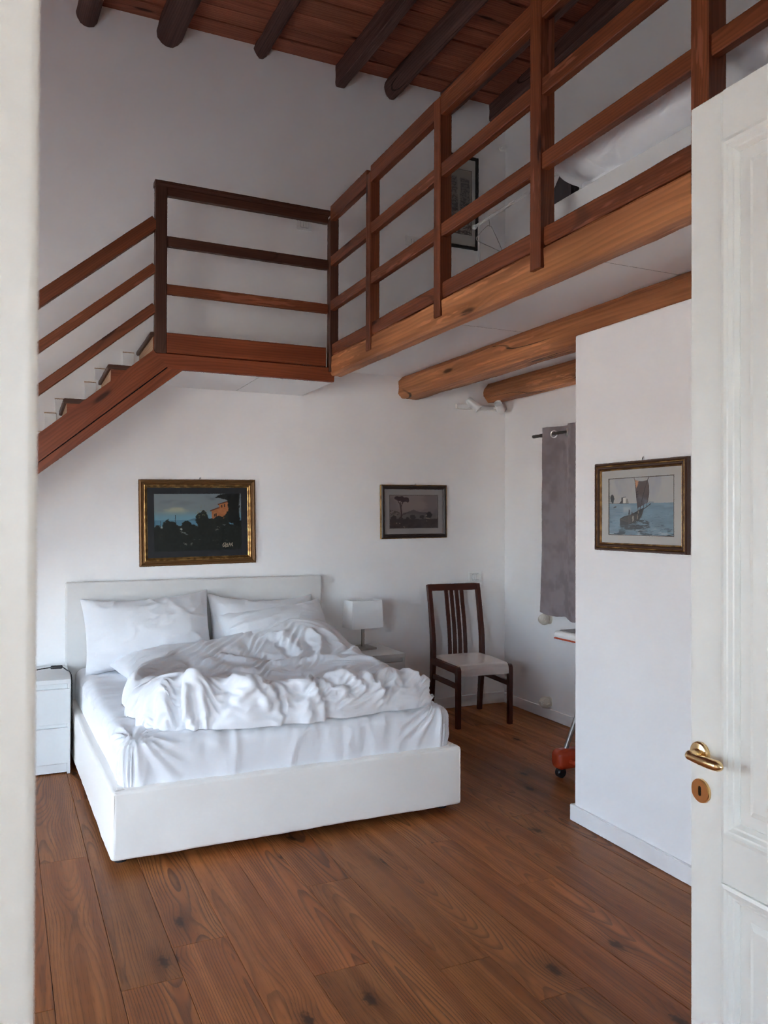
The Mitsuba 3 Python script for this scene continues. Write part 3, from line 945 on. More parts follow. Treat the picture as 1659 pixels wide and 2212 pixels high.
left = np.clip((-0.45 - A) / 0.3, 0, 1) * (P[..., 2] > MZ - 0.06)
front = np.clip((3.62 - Bq) / 0.06, 0, 1)
dsp = 0.006 * (meshkit.fbm(np.stack([A * 3, Bq * 3, A * 0], -1), 4, 2) - 0.5)
dsp += left * 0.016 * (meshkit.fbm(np.stack([A * 2.2, Bq * 26 + A * 3, A * 0 + 4], -1), 3, 6) - 0.5) * 1.6
dsp += front * (0.010 * ridge(A * 2.2 + Bq * 2.5, Bq * 2.0 - A * 1.2, 7) + 0.007 * ridge(A * 6, Bq * 1.6, 9) + 0.016 * (meshkit.fbm(np.stack([A * 4 + Bq * 3, Bq * 3 - A, A * 0], -1), 3, 19) - 0.5))
edge = np.exp(-((Bq - 3.53) / 0.07) ** 2)
dsp += edge * 0.018 * (meshkit.fbm(np.stack([A * 18, Bq * 6, A * 0 + 1], -1), 3, 8) - 0.5)
dsp += np.exp(-((A + W2) / 0.06) ** 2) * 0.006 * (meshkit.fbm(np.stack([A * 5, Bq * 20, A * 0 + 1], -1), 3, 18) - 0.5)
# pulled corners
for sx in (-1, 1):
    ca = np.arctan2(Bq - 3.60, (A - sx * (W2 - 0.055)) * sx)
    rr_ = np.hypot(Bq - 3.60, A - sx * (W2 - 0.055))
    dsp += 0.010 * np.sin(ca * 17 + 2 * np.sin(ca * 5)) * np.exp(-((rr_ - 0.12) / 0.11) ** 2)
# bulge of the hanging side
dsp += 0.008 * np.clip(MZ - P[..., 2], 0, 0.2) / 0.2 * np.sin(np.clip((MZ - P[..., 2]) / 0.2, 0, 1) * np.pi)
P = P + nrm * dsp[..., None]
P[..., 0] += bx_(P[..., 1])
k = put('mattress', trimesh.Trimesh(P.reshape(-1, 3), grid_faces(230, 230), process=False), 'linen', smooth=True)
tag(k, 'thick mattress under a creased white fitted sheet on the white bed', 'mattress')

# duvet: macro shape first, then cloth with too much fabric is let settle on it
OUT = np.array([(.49, 4.32), (.475, 3.95), (.52, 3.68), (.72, 3.605), (1.02, 3.555), (1.28, 3.545), (1.6, 3.575), (1.83, 3.585), (1.955, 3.72), (1.985, 4.0), (1.96, 4.4), (1.95, 4.75), (1.90, 5.02), (1.62, 5.09), (1.3, 5.10), (1.0, 5.06), (.78, 4.92), (.60, 4.65)])
oc = curve(np.vstack([OUT, OUT[:1]]).tolist(), 20)[:-1]
# an uneven hem
nrm2 = np.gradient(oc[:, :2], axis=0)[:, ::-1] * np.array([1, -1])
nrm2 /= np.linalg.norm(nrm2, axis=1, keepdims=True)
wob = 0.085 * (meshkit.fbm(np.stack([oc[:, 0] * 9, oc[:, 1] * 9, oc[:, 0] * 0], -1), 2, 14) - 0.5)
o2 = oc[:, :2] + nrm2 * wob[:, None]
outline = sg.Polygon(o2).buffer(0)
CP = np.array([(.55, 3.98, .15), (.60, 3.82, .20), (.76, 3.77, .205), (.95, 3.73, .185), (1.2, 3.69, .165), (1.5, 3.72, .155), (1.70, 3.77, .15), (1.86, 3.86, .13), (1.93, 4.0, .10),
               (.56, 4.25, .14), (.68, 4.55, .13), (.85, 4.0, .15), (.95, 4.15, .10), (1.2, 4.08, .085), (1.45, 4.1, .09), (1.68, 4.15, .12), (.85, 4.4, .10), (1.2, 4.38, .085),
               (.85, 4.75, .135), (1.2, 4.6, .11), (1.5, 4.45, .11), (1.75, 4.4, .14), (1.90, 4.25, .12), (1.88, 4.5, .14),
               (1.0, 4.95, .18), (1.3, 4.95, .205), (1.5, 4.85, .235), (1.65, 4.80, .265), (1.80, 4.80, .24), (1.9, 4.75, .17), (1.15, 4.8, .15), (1.5, 4.65, .15), (1.7, 4.6, .17)])
from scipy.interpolate import RBFInterpolator
from scipy.ndimage import map_coordinates, gaussian_filter
gx, gy = np.linspace(.35, 2.1, 220), np.linspace(3.45, 5.2, 220)
GX, GY = np.meshgrid(gx, gy, indexing='ij')
Hh = RBFInterpolator(CP[:, :2], CP[:, 2], kernel='thin_plate_spline', smoothing=1e-4)(np.c_[GX.ravel(), GY.ravel()]).reshape(GX.shape)
dist = shapely.distance(shapely.points(GX, GY), outline.exterior) * np.where(shapely.contains_xy(outline, GX, GY), 1, -1)
tt = np.clip(dist / 0.10, 0, 1)
HF = MZ + 0.004 + np.clip(Hh, 0.03, 0.4) * np.sqrt(np.clip(1 - (1 - tt) ** 2, 0, 1))


def H_at(x, y):
    return map_coordinates(HF, [(x - gx[0]) / (gx[1] - gx[0]), (y - gy[0]) / (gy[1] - gy[0])], order=1, mode='nearest')


def resample(pts, n):
    s = np.r_[0, np.cumsum(np.linalg.norm(np.diff(pts, axis=0), axis=1))]
    t = np.linspace(0, s[-1], n)
    return np.stack([np.interp(t, s, pts[:, k]) for k in range(2)], 1)


FOLDS = [
    (2.0, 3.5, [(0.505, 4.20), (0.56, 4.42), (0.66, 4.62), (0.80, 4.70)]),
    (-2.0, 2.5, [(0.545, 4.167), (0.617, 4.355), (0.701, 4.506)]),
    (1.8, 2.2, [(0.537, 4.238), (0.632, 4.46), (0.758, 4.625), (0.838, 4.632)]),
    (-3.5, 4.0, [(0.857, 4.7), (0.885, 4.561), (0.906, 4.405)]),
    (-1.5, 1.8, [(0.649, 4.365), (0.694, 4.307), (0.778, 4.47)]),
    (2.0, 2.5, [(0.55, 3.92), (0.62, 3.88), (0.70, 3.80), (0.70, 3.70)]),
    (2.5, 5.0, [(0.527, 3.825), (0.503, 3.766), (0.496, 3.745)]),
    (-1.8, 2.2, [(0.546, 3.744), (0.552, 3.674), (0.559, 3.653)]),
    (2.2, 4.0, [(0.592, 3.701), (0.595, 3.652), (0.602, 3.629)]),
    (-3.2, 2.2, [(0.646, 3.682), (0.64, 3.645), (0.657, 3.624), (0.671, 3.615)]),
    (2.4, 2.0, [(0.682, 3.651), (0.678, 3.627), (0.711, 3.606)]),
    (-2.0, 1.6, [(0.713, 3.646), (0.703, 3.622), (0.727, 3.606)]),
    (2.4, 2.2, [(0.715, 3.687), (0.737, 3.634), (0.769, 3.607), (0.807, 3.587)]),
    (1.5, 1.8, [(0.731, 3.685), (0.792, 3.642), (0.823, 3.612)]),
    (-3.5, 3.5, [(0.826, 3.626), (0.867, 3.594), (0.854, 3.583)]),
    (1.8, 2.2, [(0.898, 3.645), (0.931, 3.601), (0.947, 3.576), (0.897, 3.572)]),
    (2.0, 2.5, [(0.961, 3.61), (0.98, 3.577), (1.02, 3.559), (1.033, 3.547)]),
    (-1.8, 1.8, [(0.986, 3.6), (1.027, 3.566), (1.056, 3.55)]),
    (2.6, 2.0, [(0.995, 3.612), (1.047, 3.577), (1.085, 3.555), (1.072, 3.538)]),
    (-2.0, 1.8, [(1.041, 3.598), (1.08, 3.574), (1.103, 3.556)]),
    (2.0, 3.0, [(1.12, 3.596), (1.127, 3.564), (1.112, 3.551)]),
    (-3.0, 3.0, [(1.166, 3.578), (1.194, 3.556), (1.219, 3.543)]),
    (2.5, 2.2, [(1.167, 3.598), (1.238, 3.566), (1.285, 3.55), (1.291, 3.534)]),
    (-2.2, 2.0, [(1.284, 3.564), (1.328, 3.554), (1.343, 3.547)]),
    (2.4, 2.2, [(1.261, 3.633), (1.361, 3.579), (1.403, 3.563), (1.407, 3.557)]),
    (-2.2, 2.0, [(1.387, 3.586), (1.437, 3.571), (1.457, 3.561)]),
    (2.2, 2.2, [(1.36, 3.642), (1.472, 3.599), (1.518, 3.575)]),
    (2.2, 2.0, [(1.528, 3.847), (1.558, 3.609), (1.598, 3.586)]),
    (-1.8, 1.8, [(1.52, 3.654), (1.587, 3.619), (1.636, 3.599)]),
    (1.8, 2.6, [(0.955, 4.73), (1.053, 4.55), (1.16, 4.437), (1.289, 4.313)]),
    (-1.6, 2.2, [(0.934, 4.626), (1.003, 4.478), (1.104, 4.348)]),
    (2.4, 2.6, [(1.008, 4.923), (1.066, 4.761), (1.204, 4.606), (1.349, 4.492), (1.523, 4.475), (1.669, 4.372)]),
    (-2.6, 2.4, [(1.087, 4.794), (1.221, 4.669), (1.358, 4.594), (1.464, 4.562)]),
    (-2.6, 1.8, [(1.266, 4.873), (1.264, 4.751), (1.291, 4.637)]),
    (-3.2, 2.4, [(1.446, 4.817), (1.464, 4.701), (1.477, 4.555)]),
    (2.2, 2.0, [(1.419, 4.855), (1.46, 4.837), (1.49, 4.786)]),
    (2.4, 2.4, [(1.5, 4.819), (1.521, 4.694), (1.547, 4.545)]),
    (-2.2, 2.4, [(1.604, 4.713), (1.616, 4.615), (1.576, 4.501)]),
    (2.2, 2.0, [(1.662, 4.747), (1.69, 4.654), (1.616, 4.469)]),
    (-1.8, 2.0, [(1.727, 4.711), (1.736, 4.611), (1.681, 4.444)]),
    (2.0, 1.8, [(1.743, 4.755), (1.793, 4.679), (1.801, 4.557)]),
    (2.4, 2.6, [(1.80, 4.42), (1.88, 4.55), (1.92, 4.72)]),
    (2.0, 2.4, [(1.746, 4.296), (1.838, 4.275), (1.865, 4.155), (1.813, 3.876)]),
    (-2.4, 3.0, [(1.718, 4.07), (1.652, 3.748), (1.763, 3.903)]),
    (2.0, 2.6, [(1.431, 3.637), (1.518, 3.641), (1.593, 3.613), (1.627, 3.603)]),
    (2.6, 3.0, [(1.647, 3.648), (1.723, 3.683), (1.741, 3.646), (1.676, 3.603)]),
    (-2.2, 2.0, [(1.783, 3.788), (1.748, 3.639), (1.777, 3.615)]),
    (2.4, 2.4, [(1.783, 3.722), (1.805, 3.674), (1.848, 3.646), (1.892, 3.642)]),
    (-2.0, 2.2, [(1.65, 3.6), (1.692, 3.595), (1.756, 3.603)]),
    (1.8, 2.6, [(1.58, 3.582), (1.628, 3.583), (1.695, 3.579)]),
]

NU, NV = 210, 170
ci = [int(np.argmin(np.hypot(*(o2 - np.array(c)).T))) for c in ((.50, 3.72), (1.93, 3.67), (1.90, 5.02), (.66, 4.76))]


def arc(i, j):
    k = np.arange(i, j + 1 if j >= i else j + 1 + len(o2)) % len(o2)
    return o2[k]


eF, eR, eB, eL = resample(arc(ci[0], ci[1]), NU), resample(arc(ci[1], ci[2]), NV), resample(arc(ci[2], ci[3]), NU)[::-1], resample(arc(ci[3], ci[0]), NV)[::-1]
warp_w = np.linspace(0, 1, NV) ** 1.7
for e in (eR, eL):
    e[:] = np.stack([np.interp(warp_w, np.linspace(0, 1, NV), e[:, k]) for k in range(2)], 1)
u, w = np.linspace(0, 1, NU)[:, None, None], warp_w[None, :, None]
C2 = (1 - w) * eF[:, None] + w * eB[:, None] + (1 - u) * eL[None] + u * eR[None] - ((1 - u) * (1 - w) * eF[0] + u * (1 - w) * eF[-1] + (1 - u) * w * eB[0] + u * w * eB[-1])
hs = map_coordinates(np.clip(Hh, 0.03, 0.4), [(C2[..., 0] - gx[0]) / (gx[1] - gx[0]), (C2[..., 1] - gy[0]) / (gy[1] - gy[0])], order=1, mode='nearest')
td = np.clip(shapely.distance(shapely.points(C2[..., 0], C2[..., 1]), outline.exterior) / 0.10, 0, 1)
P0 = np.concatenate([C2, (MZ + 0.003 + hs * np.sqrt(np.clip(1 - (1 - td) ** 2, 0, 1)))[..., None]], -1)[None]
nr = normals_of(P0)
nr = nr * np.sign(nr[0, 100, 80, 2])
disp = np.zeros(P0.shape[:3])
for amp, wd, pts in FOLDS:
    l3 = curve([(x, y_, H_at(np.array([x]), np.array([y_]))[0]) for x, y_ in pts], 10)
    dm = np.full(P0.shape[:3], 9.0)
    for a3, b3 in zip(l3[:-1], l3[1:]):
        ab = b3 - a3
        t = np.clip(((P0 - a3) @ ab) / (ab @ ab + 1e-12), 0, 1)
        dm = np.minimum(dm, np.linalg.norm(P0 - a3 - t[..., None] * ab, axis=-1))
    g = np.exp(-(dm / (wd * 0.0100)) ** 2)
    disp += amp * 0.0098 * g * (1 if amp > 0 else 0.8)
edge_w = np.minimum.reduce([np.broadcast_to(x, P0.shape[1:3]) for x in (u[..., 0] * 12, (1 - u[..., 0]) * 12, w[..., 0] * 30, (1 - w[..., 0]) * 12)])
side_w = np.minimum.reduce([np.broadcast_to(x, P0.shape[1:3]) for x in (u[..., 0] * 12, (1 - u[..., 0]) * 12, (1 - w[..., 0]) * 12)])
frontw = 1 + 0.5 * np.exp(-(w[..., 0] / 0.12) ** 2)
disp *= (np.clip(side_w, 0, 1) * np.clip(0.75 + w[..., 0] * 30, 0, 1) * frontw)[None]
q = np.stack([P0[..., 0] * 8 + P0[..., 1] * 2, P0[..., 1] * 4, P0[..., 2] * 6], -1)
rid = 1 - np.minimum(np.abs(meshkit.fbm(q, 3, 51) - 0.5) * 7, 1)
calm = 1 - 0.75 * np.exp(-(((P0[..., 0] - 1.25) / 0.45) ** 2 + ((P0[..., 1] - 4.15) / 0.28) ** 2))
disp += calm * (0.005 * rid + 0.010 * (meshkit.fbm(q * 0.7, 3, 52) - 0.5)) * np.clip(edge_w, 0, 1)[None]
P0 = P0 + nr * disp[..., None]
P0[..., 2] = np.maximum(P0[..., 2], MZ + 0.002)
q = np.stack([P0[..., 0] * 3, P0[..., 1] * 3, P0[..., 0] * 0], -1)
hem_ = np.clip(edge_w * 0.22, 0, 1)[None]
kx = 1.0 + 0.035 * calm * hem_ + 0.08 * calm * hem_ * (meshkit.fbm(q, 3, 21) - 0.45)
ky = 1.0 + 0.035 * calm + 0.08 * calm * (meshkit.fbm(q, 3, 22) - 0.45)
rest = rest_of(P0, kx, ky)
P = P0.copy()
q = np.stack([P0[..., 0] * 30 + P0[..., 1] * 9, P0[..., 1] * 22, P0[..., 2] * 20], -1)
P += nr * 0.004 * (meshkit.fbm(q, 2, 31) - 0.5)[..., None]
bm = np.ones(P.shape[1:3], bool)
bm[1:-1, 1:-1] = False
hold = P0[:, bm].copy()


def pin(P):
    P[:, bm] = hold


def collide(P, old):
    P += 0.035 * (P0 - P)
    P[..., 2] = np.maximum(P[..., 2], MZ + 0.002)


P = sim(P, rest, 60, 5, None, collide, pin, damp=0.90, bend=0.4, shear=0.25)
P[:, 1:-1, 1:-1] = 0.6 * P[:, 1:-1, 1:-1] + 0.1 * (P[:, 2:, 1:-1] + P[:, :-2, 1:-1] + P[:, 1:-1, 2:] + P[:, 1:-1, :-2])
k = put('duvet', trimesh.Trimesh(P.reshape(-1, 3), grid_faces(NU, NV), process=False), 'linen', smooth=True)
tag(k, 'crumpled white duvet bunched up over the middle of the bed', 'duvet')


def put_pillow(mesh, M, label, bend_x=0.0):
    m = mesh.copy()
    if bend_x:
        v = m.vertices.copy()
        v[:, 2] += bend_x * (v[:, 0] ** 2)
        m.vertices = v
    m.apply_transform(M)
    k = put('pillow', m, 'linen', smooth=True)
    tag(k, label, 'pillow', 'white pillows at the head of the bed')


def TM(x, y, z):
    return trimesh.transformations.translation_matrix((x, y, z))


pa = pillow(0.73, 0.47, 76, 48, 3)
pb = pillow(0.72, 0.46, 72, 46, 8, 0.8)
put_pillow(pa, TM(0.735, 5.235, 0.760) @ rot(-2.5, (0, 1, 0)) @ rot(-3, (0, 0, 1)) @ rot(68, (1, 0, 0)), 'large white pillow leaning on the left half of the headboard, one corner pointing up')
put_pillow(pb, TM(1.50, 5.29, 0.735) @ rot(3.0, (0, 1, 0)) @ rot(4, (0, 0, 1)) @ rot(72, (1, 0, 0)), 'white pillow leaning on the right half of the headboard, behind another pillow')
put_pillow(pb, TM(1.565, 5.125, 0.705) @ rot(-5.5, (0, 1, 0)) @ rot(5, (0, 0, 1)) @ rot(180, (0, 0, 1)) @ rot(128, (1, 0, 0)), 'lower white pillow half hidden by the duvet, its right corner pointing up', 0.05)
put_pillow(pa, TM(0.90, 5.00, 0.585) @ rot(10, (0, 0, 1)) @ np.diag([0.98, 0.85, 0.62, 1]), 'flat white pillow on the left of the mattress, poking out from under the duvet')
put_pillow(pb, TM(1.625, 4.96, 0.60) @ rot(-6, (0, 0, 1)) @ np.diag([1, 0.9, 0.8, 1]), 'flat white pillow under the duvet, only its corner showing by the lamp')

# ------------------------------------------------------------------ nightstands
def nightstand(x0, label):
    N = name('nightstand')
    tag(N, label, 'nightstand', 'white two-drawer nightstands beside the bed')
    y0, y1, w, h = 4.955, 5.440, 0.402, 0.55
    put(N + '__top', cbox(x0, x0 + w, y0 - 0.004, y1, h - 0.026, h, 0.0015), 'lacquer')
    for xa in (x0 + 0.001, x0 + w - 0.019):
        put(N + '__side', cbox(xa, xa + 0.018, y0 + 0.004, y1 - 0.002, 0.002, h - 0.0265, 0.001), 'lacquer')
    put(N + '__back', box(x0 + 0.02, x0 + w - 0.02, y1 - 0.012, y1 - 0.004, 0.05, h - 0.028), 'lacquer')
    put(N + '__inner_front', box(x0 + 0.02, x0 + w - 0.02, y0 + 0.022, y0 + 0.034, 0.06, h - 0.027), 'lacquer')
    for z0, z1 in ((0.292, 0.494), (0.064, 0.270)):
        put(N + '__drawer', cbox(x0 + 0.004, x0 + w - 0.004, y0 - 0.002, y0 + 0.018, z0, z1, 0.0015), 'lacquer')
    put(N + '__plinth', box(x0 + 0.02, x0 + w - 0.02, y0 + 0.02, y0 + 0.036, 0.008, 0.062), 'lacquer')
    return N


nightstand(-0.140, 'white two-drawer nightstand left of the bed with a black cable on it')
nightstand(2.022, 'white two-drawer nightstand right of the bed carrying the small lamp')
cb = curve([(-0.12, 5.20, 0.555), (0.0, 5.17, 0.557), (0.09, 5.24, 0.565), (0.165, 5.25, 0.572)], 12)
cb2 = curve([(0.225, 5.24, 0.574), (0.245, 5.20, 0.562), (0.2705, 5.10, 0.545), (0.274, 5.08, 0.40), (0.276, 5.10, 0.10)], 14)
k = put('cable', tube(cb, 0.0032, 8), 'black_plastic', smooth=40)
tag(k, 'black lamp cable with an inline switch trailing over the left nightstand', 'cable')
put(k + '__run', tube(cb2, 0.0032, 8), 'black_plastic', smooth=40)
m = rbox(-0.034, 0.034, -0.012, 0.012, -0.010, 0.010, 0.007)
m.apply_transform(TM(0.195, 5.247, 0.572) @ rot(-6, (0, 0, 1)))
put(k + '__switch', m, 'black_plastic', smooth=30)

# ------------------------------------------------------------------ table lamp
Lm = 'table_lamp'
tag(Lm, 'small table lamp with a white rectangular shade and square metal foot on the right nightstand', 'lamp')
LCX, LCY = 2.234, 5.27


def rz_box(m, deg=4):
    m = m.copy()
    m.apply_transform(TM(LCX, LCY, 0) @ rot(deg, (0, 0, 1)))
    return m


put(Lm + '__base', rz_box(cbox(-0.062, 0.068, -0.088, 0.075, 0.5505, 0.564, 0.002)), 'steel')
put(Lm + '__pole', rz_box(cbox(-0.010, 0.010, -0.010, 0.010, 0.564, 0.78, 0.0015)), 'steel')
V = []
for z, wx, wy in ((0.700, 0.127, 0.078), (0.898, 0.118, 0.072)):
    for t in (0, 0.003):
        V += [(-wx + t, -wy + t, z), (wx - t, -wy + t, z), (wx - t, wy - t, z), (-wx + t, wy - t, z)]
F = []
for i in range(4):
    j = (i + 1) % 4
    F += [[i, j, 8 + j], [i, 8 + j, 8 + i], [4 + j, 4 + i, 12 + i], [4 + j, 12 + i, 12 + j], [8 + i, 8 + j, 12 + j], [8 + i, 12 + j, 12 + i], [j, i, 4 + i], [j, 4 + i, 4 + j]]
put(Lm + '__shade', rz_box(trimesh.Trimesh(np.array(V), F, process=False)), 'shade_cloth')
put(Lm + '__shade__holder', rz_box(cat(cbox(-0.118, 0.118, -0.003, 0.003, 0.778, 0.782, 0.0005), cbox(-0.003, 0.003, -0.072, 0.072, 0.778, 0.782, 0.0005))), 'steel')
put(Lm + '__bulb', rz_box(trimesh.creation.icosphere(2, 0.025).apply_translation((0, 0, 0.81))), 'white_plastic', smooth=True)

# ------------------------------------------------------------------ chair
Ch = 'dining_chair'
tag(Ch, 'dark mahogany dining chair with slatted back and pale shiny seat in the back corner', 'chair')
CM = TM(3.015, 4.885, 0) @ rot(-4.0, (0, 0, 1))


def ch(part, m, bsdf='mahogany', smooth=30):
    m = m.copy()
    m.apply_transform(CM)
    return put(Ch + '__' + part, m, bsdf, smooth=smooth)


def yz_prism(poly, x0, x1):
    m = trimesh.creation.extrude_polygon(poly, x1 - x0, engine='earcut')
    v = m.vertices.copy()
    m.vertices = np.stack([x0 + v[:, 2], v[:, 0], v[:, 1]], 1)
    m.fix_normals()
    return m


def band(pts, widths):
    """A polygon round a centre line with given half-widths."""
    c = np.asarray(pts, float)
    t = np.gradient(c, axis=0)
    t /= np.linalg.norm(t, axis=1, keepdims=True)
    n = np.stack([-t[:, 1], t[:, 0]], 1) * np.asarray(widths)[:, None]
    return sg.Polygon(np.vstack([c + n, (c - n)[::-1]]))


cw = 0.222
back_line = curve([(0.475, 0.0, 0), (0.452, 0.20, 0), (0.432, 0.42, 0), (0.445, 0.62, 0), (0.492, 0.86, 0), (0.520, 0.975, 0)], 8)[:, :2]
hw = np.interp(back_line[:, 1], [0, .4, .5, .97], [.018, .024, .023, .017])
for s in (-1, 1):
    xa = s * cw - (0.030 if s > 0 else 0)
    poly = band(back_line, hw).buffer(-0.004).buffer(0.004, 4)
    ch('back_leg', yz_prism(poly, xa, xa + 0.030))
    fl = sg.Polygon([(-0.020, 0), (0.016, 0), (0.018, 0.385), (0.42, 0.385), (0.42, 0.432), (-0.022, 0.432)]).buffer(0)
    c = sg.box(-0.022, 0.40, 0.012, 0.434)
    fl = fl.difference(c).union(sg.Point(0.008, 0.404).buffer(0.030, 12)).buffer(-0.002).buffer(0.002, 4)
    ch('front_leg', yz_prism(fl if fl.geom_type == 'Polygon' else max(fl.geoms, key=lambda g: g.area), xa, xa + 0.030))
    ch('stretcher', cbox(xa + 0.005, xa + 0.025, 0.014, 0.45, 0.275, 0.312, 0.003))
# top rail with rounded outer corners
tr = sg.box(-cw, 0.925, cw, 0.975).union(sg.box(-cw, 0.90, cw, 0.94)).intersection(sg.box(-cw, 0.80, cw, 0.978)).buffer(-0.022).buffer(0.022, 8).difference(sg.box(-cw + 0.03, 0.80, cw - 0.03, 0.926))
m = trimesh.creation.extrude_polygon(tr if tr.geom_type == 'Polygon' else max(tr.geoms, key=lambda g: g.area), 0.030, engine='earcut')
v = m.vertices.copy()
m.vertices = np.stack([v[:, 0], 0.498 + v[:, 2] + (v[:, 1] - 0.93) * 0.22, v[:, 1] + 0.004], 1)
m.fix_normals()
ch('top_rail', m)
ch('seat_rail', cbox(-cw + 0.03, cw - 0.03, 0.415, 0.440, 0.385, 0.425, 0.003))
for xs in (-0.066, -0.022, 0.022, 0.066):
    pl = back_line[(back_line[:, 1] > 0.40) & (back_line[:, 1] < 0.94)]
    ch('slat', yz_prism(band(pl + np.array([0.002, 0]), np.full(len(pl), 0.0065)), xs - 0.0135, xs + 0.0135))
# seat pad with a rolled front
ys = np.r_[np.linspace(0.425, 0.03, 14), 0.03 - 0.045 * np.sin(np.linspace(0.1, 1, 8) * np.pi / 2), np.full(4, -0.0155)]
zs = np.r_[0.446 + 0.004 * np.sin(np.linspace(0, 1, 14) * np.pi) - np.linspace(0, .002, 14), 0.399 + 0.045 * np.cos(np.linspace(0.1, 1, 8) * np.pi / 2), np.linspace(0.392, 0.368, 4)]
xs = np.linspace(-cw + 0.0305, cw - 0.0305, 17)
dome = 0.006 * (1 - (xs / xs[-1]) ** 4)
Pt = np.array([[(x, y - (dm * 0.6 if z < 0.43 else 0), z + (dm if z > 0.43 else 0)) for y, z in zip(ys, zs)] for x, dm in zip(xs, dome)])
Pb = Pt.copy()
Pb[..., 1] = np.clip(Pb[..., 1] + 0.02, 0.006, 0.425)
Pb[..., 2] = np.minimum(Pb[..., 2] - 0.03, 0.405)
Pb[:, -4:, 2] = Pt[:, -4:, 2]
n1, m1 = Pt.shape[:2]
V = np.vstack([Pt.reshape(-1, 3), Pb.reshape(-1, 3)])
F = [*grid_faces(n1, m1), *grid_faces(n1, m1, n1 * m1, True)]
N1 = n1 * m1
for i in range(n1 - 1):
    for jj in (0, m1 - 1):
        F += [[i * m1 + jj, (i + 1) * m1 + jj, N1 + (i + 1) * m1 + jj], [i * m1 + jj, N1 + (i + 1) * m1 + jj, N1 + i * m1 + jj]]
for j in range(m1 - 1):
    for ii in (0, n1 - 1):
        F += [[ii * m1 + j, ii * m1 + j + 1, N1 + ii * m1 + j + 1], [ii * m1 + j, N1 + ii * m1 + j + 1, N1 + ii * m1 + j]]
m = trimesh.Trimesh(V, np.array(F), process=False)
m.fix_normals()
ch('seat', m, 'seat_vinyl', 35)

# ------------------------------------------------------------------ curtain
Cu = 'curtain'
tag(Cu, 'grey eyelet curtain hanging from a dark rod on the right wall by the partition', 'curtain')
CX = RW - 0.078
yy = np.linspace(4.815, 3.30, 220)
zz = np.linspace(2.15, 0.795, 70)
Yc, Zc = np.meshgrid(yy, zz, indexing='ij')
fall = np.clip((2.15 - Zc) / 1.35, 0, 1)
off = -0.034 * np.sin((Yc - 4.705) / 0.15 * np.pi + 0.5 * fall * np.sin(Yc * 9)) * (1 - 0.25 * fall)
off += 0.016 * (meshkit.fbm(np.stack([Yc * 9, Zc * 1.6, Yc * 0], -1), 3, 5) - 0.5) + 0.006 * (meshkit.fbm(np.stack([Yc * 26, Zc * 9, Yc * 0], -1), 3, 6) - 0.5)
Ys = Yc + 0.03 * fall**3 * (Yc > 4.7) + 0.012 * (meshkit.noise(np.stack([Zc * 2.5, Zc * 0, Zc * 0], -1), 3) - 0.5) * fall
hem = Zc - 0.018 * np.clip((4.80 - Yc) / 0.3, 0, 1) * fall**8 + 0.008 * np.sin(Yc * 25) * fall**8
Pc = np.stack([CX + off, Ys, hem], -1)
Pc2 = Pc + np.array([0.003, 0, 0])
V = np.vstack([Pc.reshape(-1, 3), Pc2.reshape(-1, 3)])
F = np.vstack([grid_faces(220, 70), grid_faces(220, 70, 15400, True)])
put(Cu + '__fabric', trimesh.Trimesh(V, F, process=False), 'velvet', smooth=True)
for i in range(10):
    yg = 4.705 - 0.15 * i
    t = trimesh.creation.torus(0.024, 0.0055, major_sections=28, minor_sections=10)
    sl = 1 if i % 2 == 0 else -1
    put(Cu + '__eyelet', place(t, (-1, -0.55 * sl, 0), (0, 0, 1), (CX - 0.002, yg, 2.096)), 'chrome', smooth=True)
Ro = 'curtain_rod'
tag(Ro, 'thin dark metal curtain rod with a blunt end on the right wall', 'curtain rod')
put(Ro + '__pole', tube([(CX, 4.965, 2.100), (CX, 3.25, 2.100)], 0.0095, 14), 'rod_metal', smooth=40)
put(Ro + '__finial', tube([(CX, 4.962, 2.100), (CX, 4.905, 2.100), (CX, 4.90, 2.100)], [0.0125, 0.0125, 0.009], 14), 'rod_metal', smooth=40)
for yb in (4.86, 3.30):
    put(Ro + '__bracket', cat(tube([(CX, yb, 2.098), (RW - 0.002, yb, 2.075)], 0.007, 10), tube([(RW - 0.006, yb, 2.075), (RW, yb, 2.075)], 0.02, 16), tube([(CX, yb - 0.012, 2.10), (CX, yb + 0.012, 2.10)], 0.0135, 14)), 'rod_metal', smooth=40)

# ------------------------------------------------------------------ pinecone knobs
def pinecone(y, z, tilt, label):
    K = name('pinecone_knob')
    tag(K, label, 'wall knob', 'cream pinecone knobs on the right wall')
    ax = np.array([-1.0, tilt, 0.02])
    nt, na = 44, 48
    t = np.linspace(0, 1, nt)
    a = np.arange(na) * 2 * np.pi / na
    r = 0.040 * np.interp(t, [0, .06, .25, .5, .8, .95, 1], [.45, .75, 1.0, .93, .55, .2, 0.0])
    Tt, Aa = np.meshgrid(t, a, indexing='ij')
    s1 = np.sin(Aa * 8 + Tt * 34)
    s2 = np.sin(Aa * 8 - Tt * 34)
    R_ = r[:, None] * (1 + 0.16 * np.maximum(s1 * s2, -0.3))
    Zt = 0.024 + Tt * 0.086 + 0.0022 * s1 * s2
    V = np.stack([R_ * np.cos(Aa), R_ * np.sin(Aa), Zt], -1).reshape(-1, 3)
    F = []
    for i in range(nt - 1):
        for j in range(na):
            k = (j + 1) % na
            F += [[i * na + j, i * na + k, (i + 1) * na + k], [i * na + j, (i + 1) * na + k, (i + 1) * na + j]]
    o = (RW, y, z)
    put(K + '__cone', place(trimesh.Trimesh(V, F, process=False), ax, (0, 0, 1), o), 'ceramic', smooth=True)
    put(K + '__base', place(lathe([(0, -0.004), (0.036, -0.004), (0.037, 0.006), (0.030, 0.014), (0.017, 0.018), (0.016, 0.028), (0, 0.028)], 28), ax, (0, 0, 1), o), 'ceramic', smooth=35)


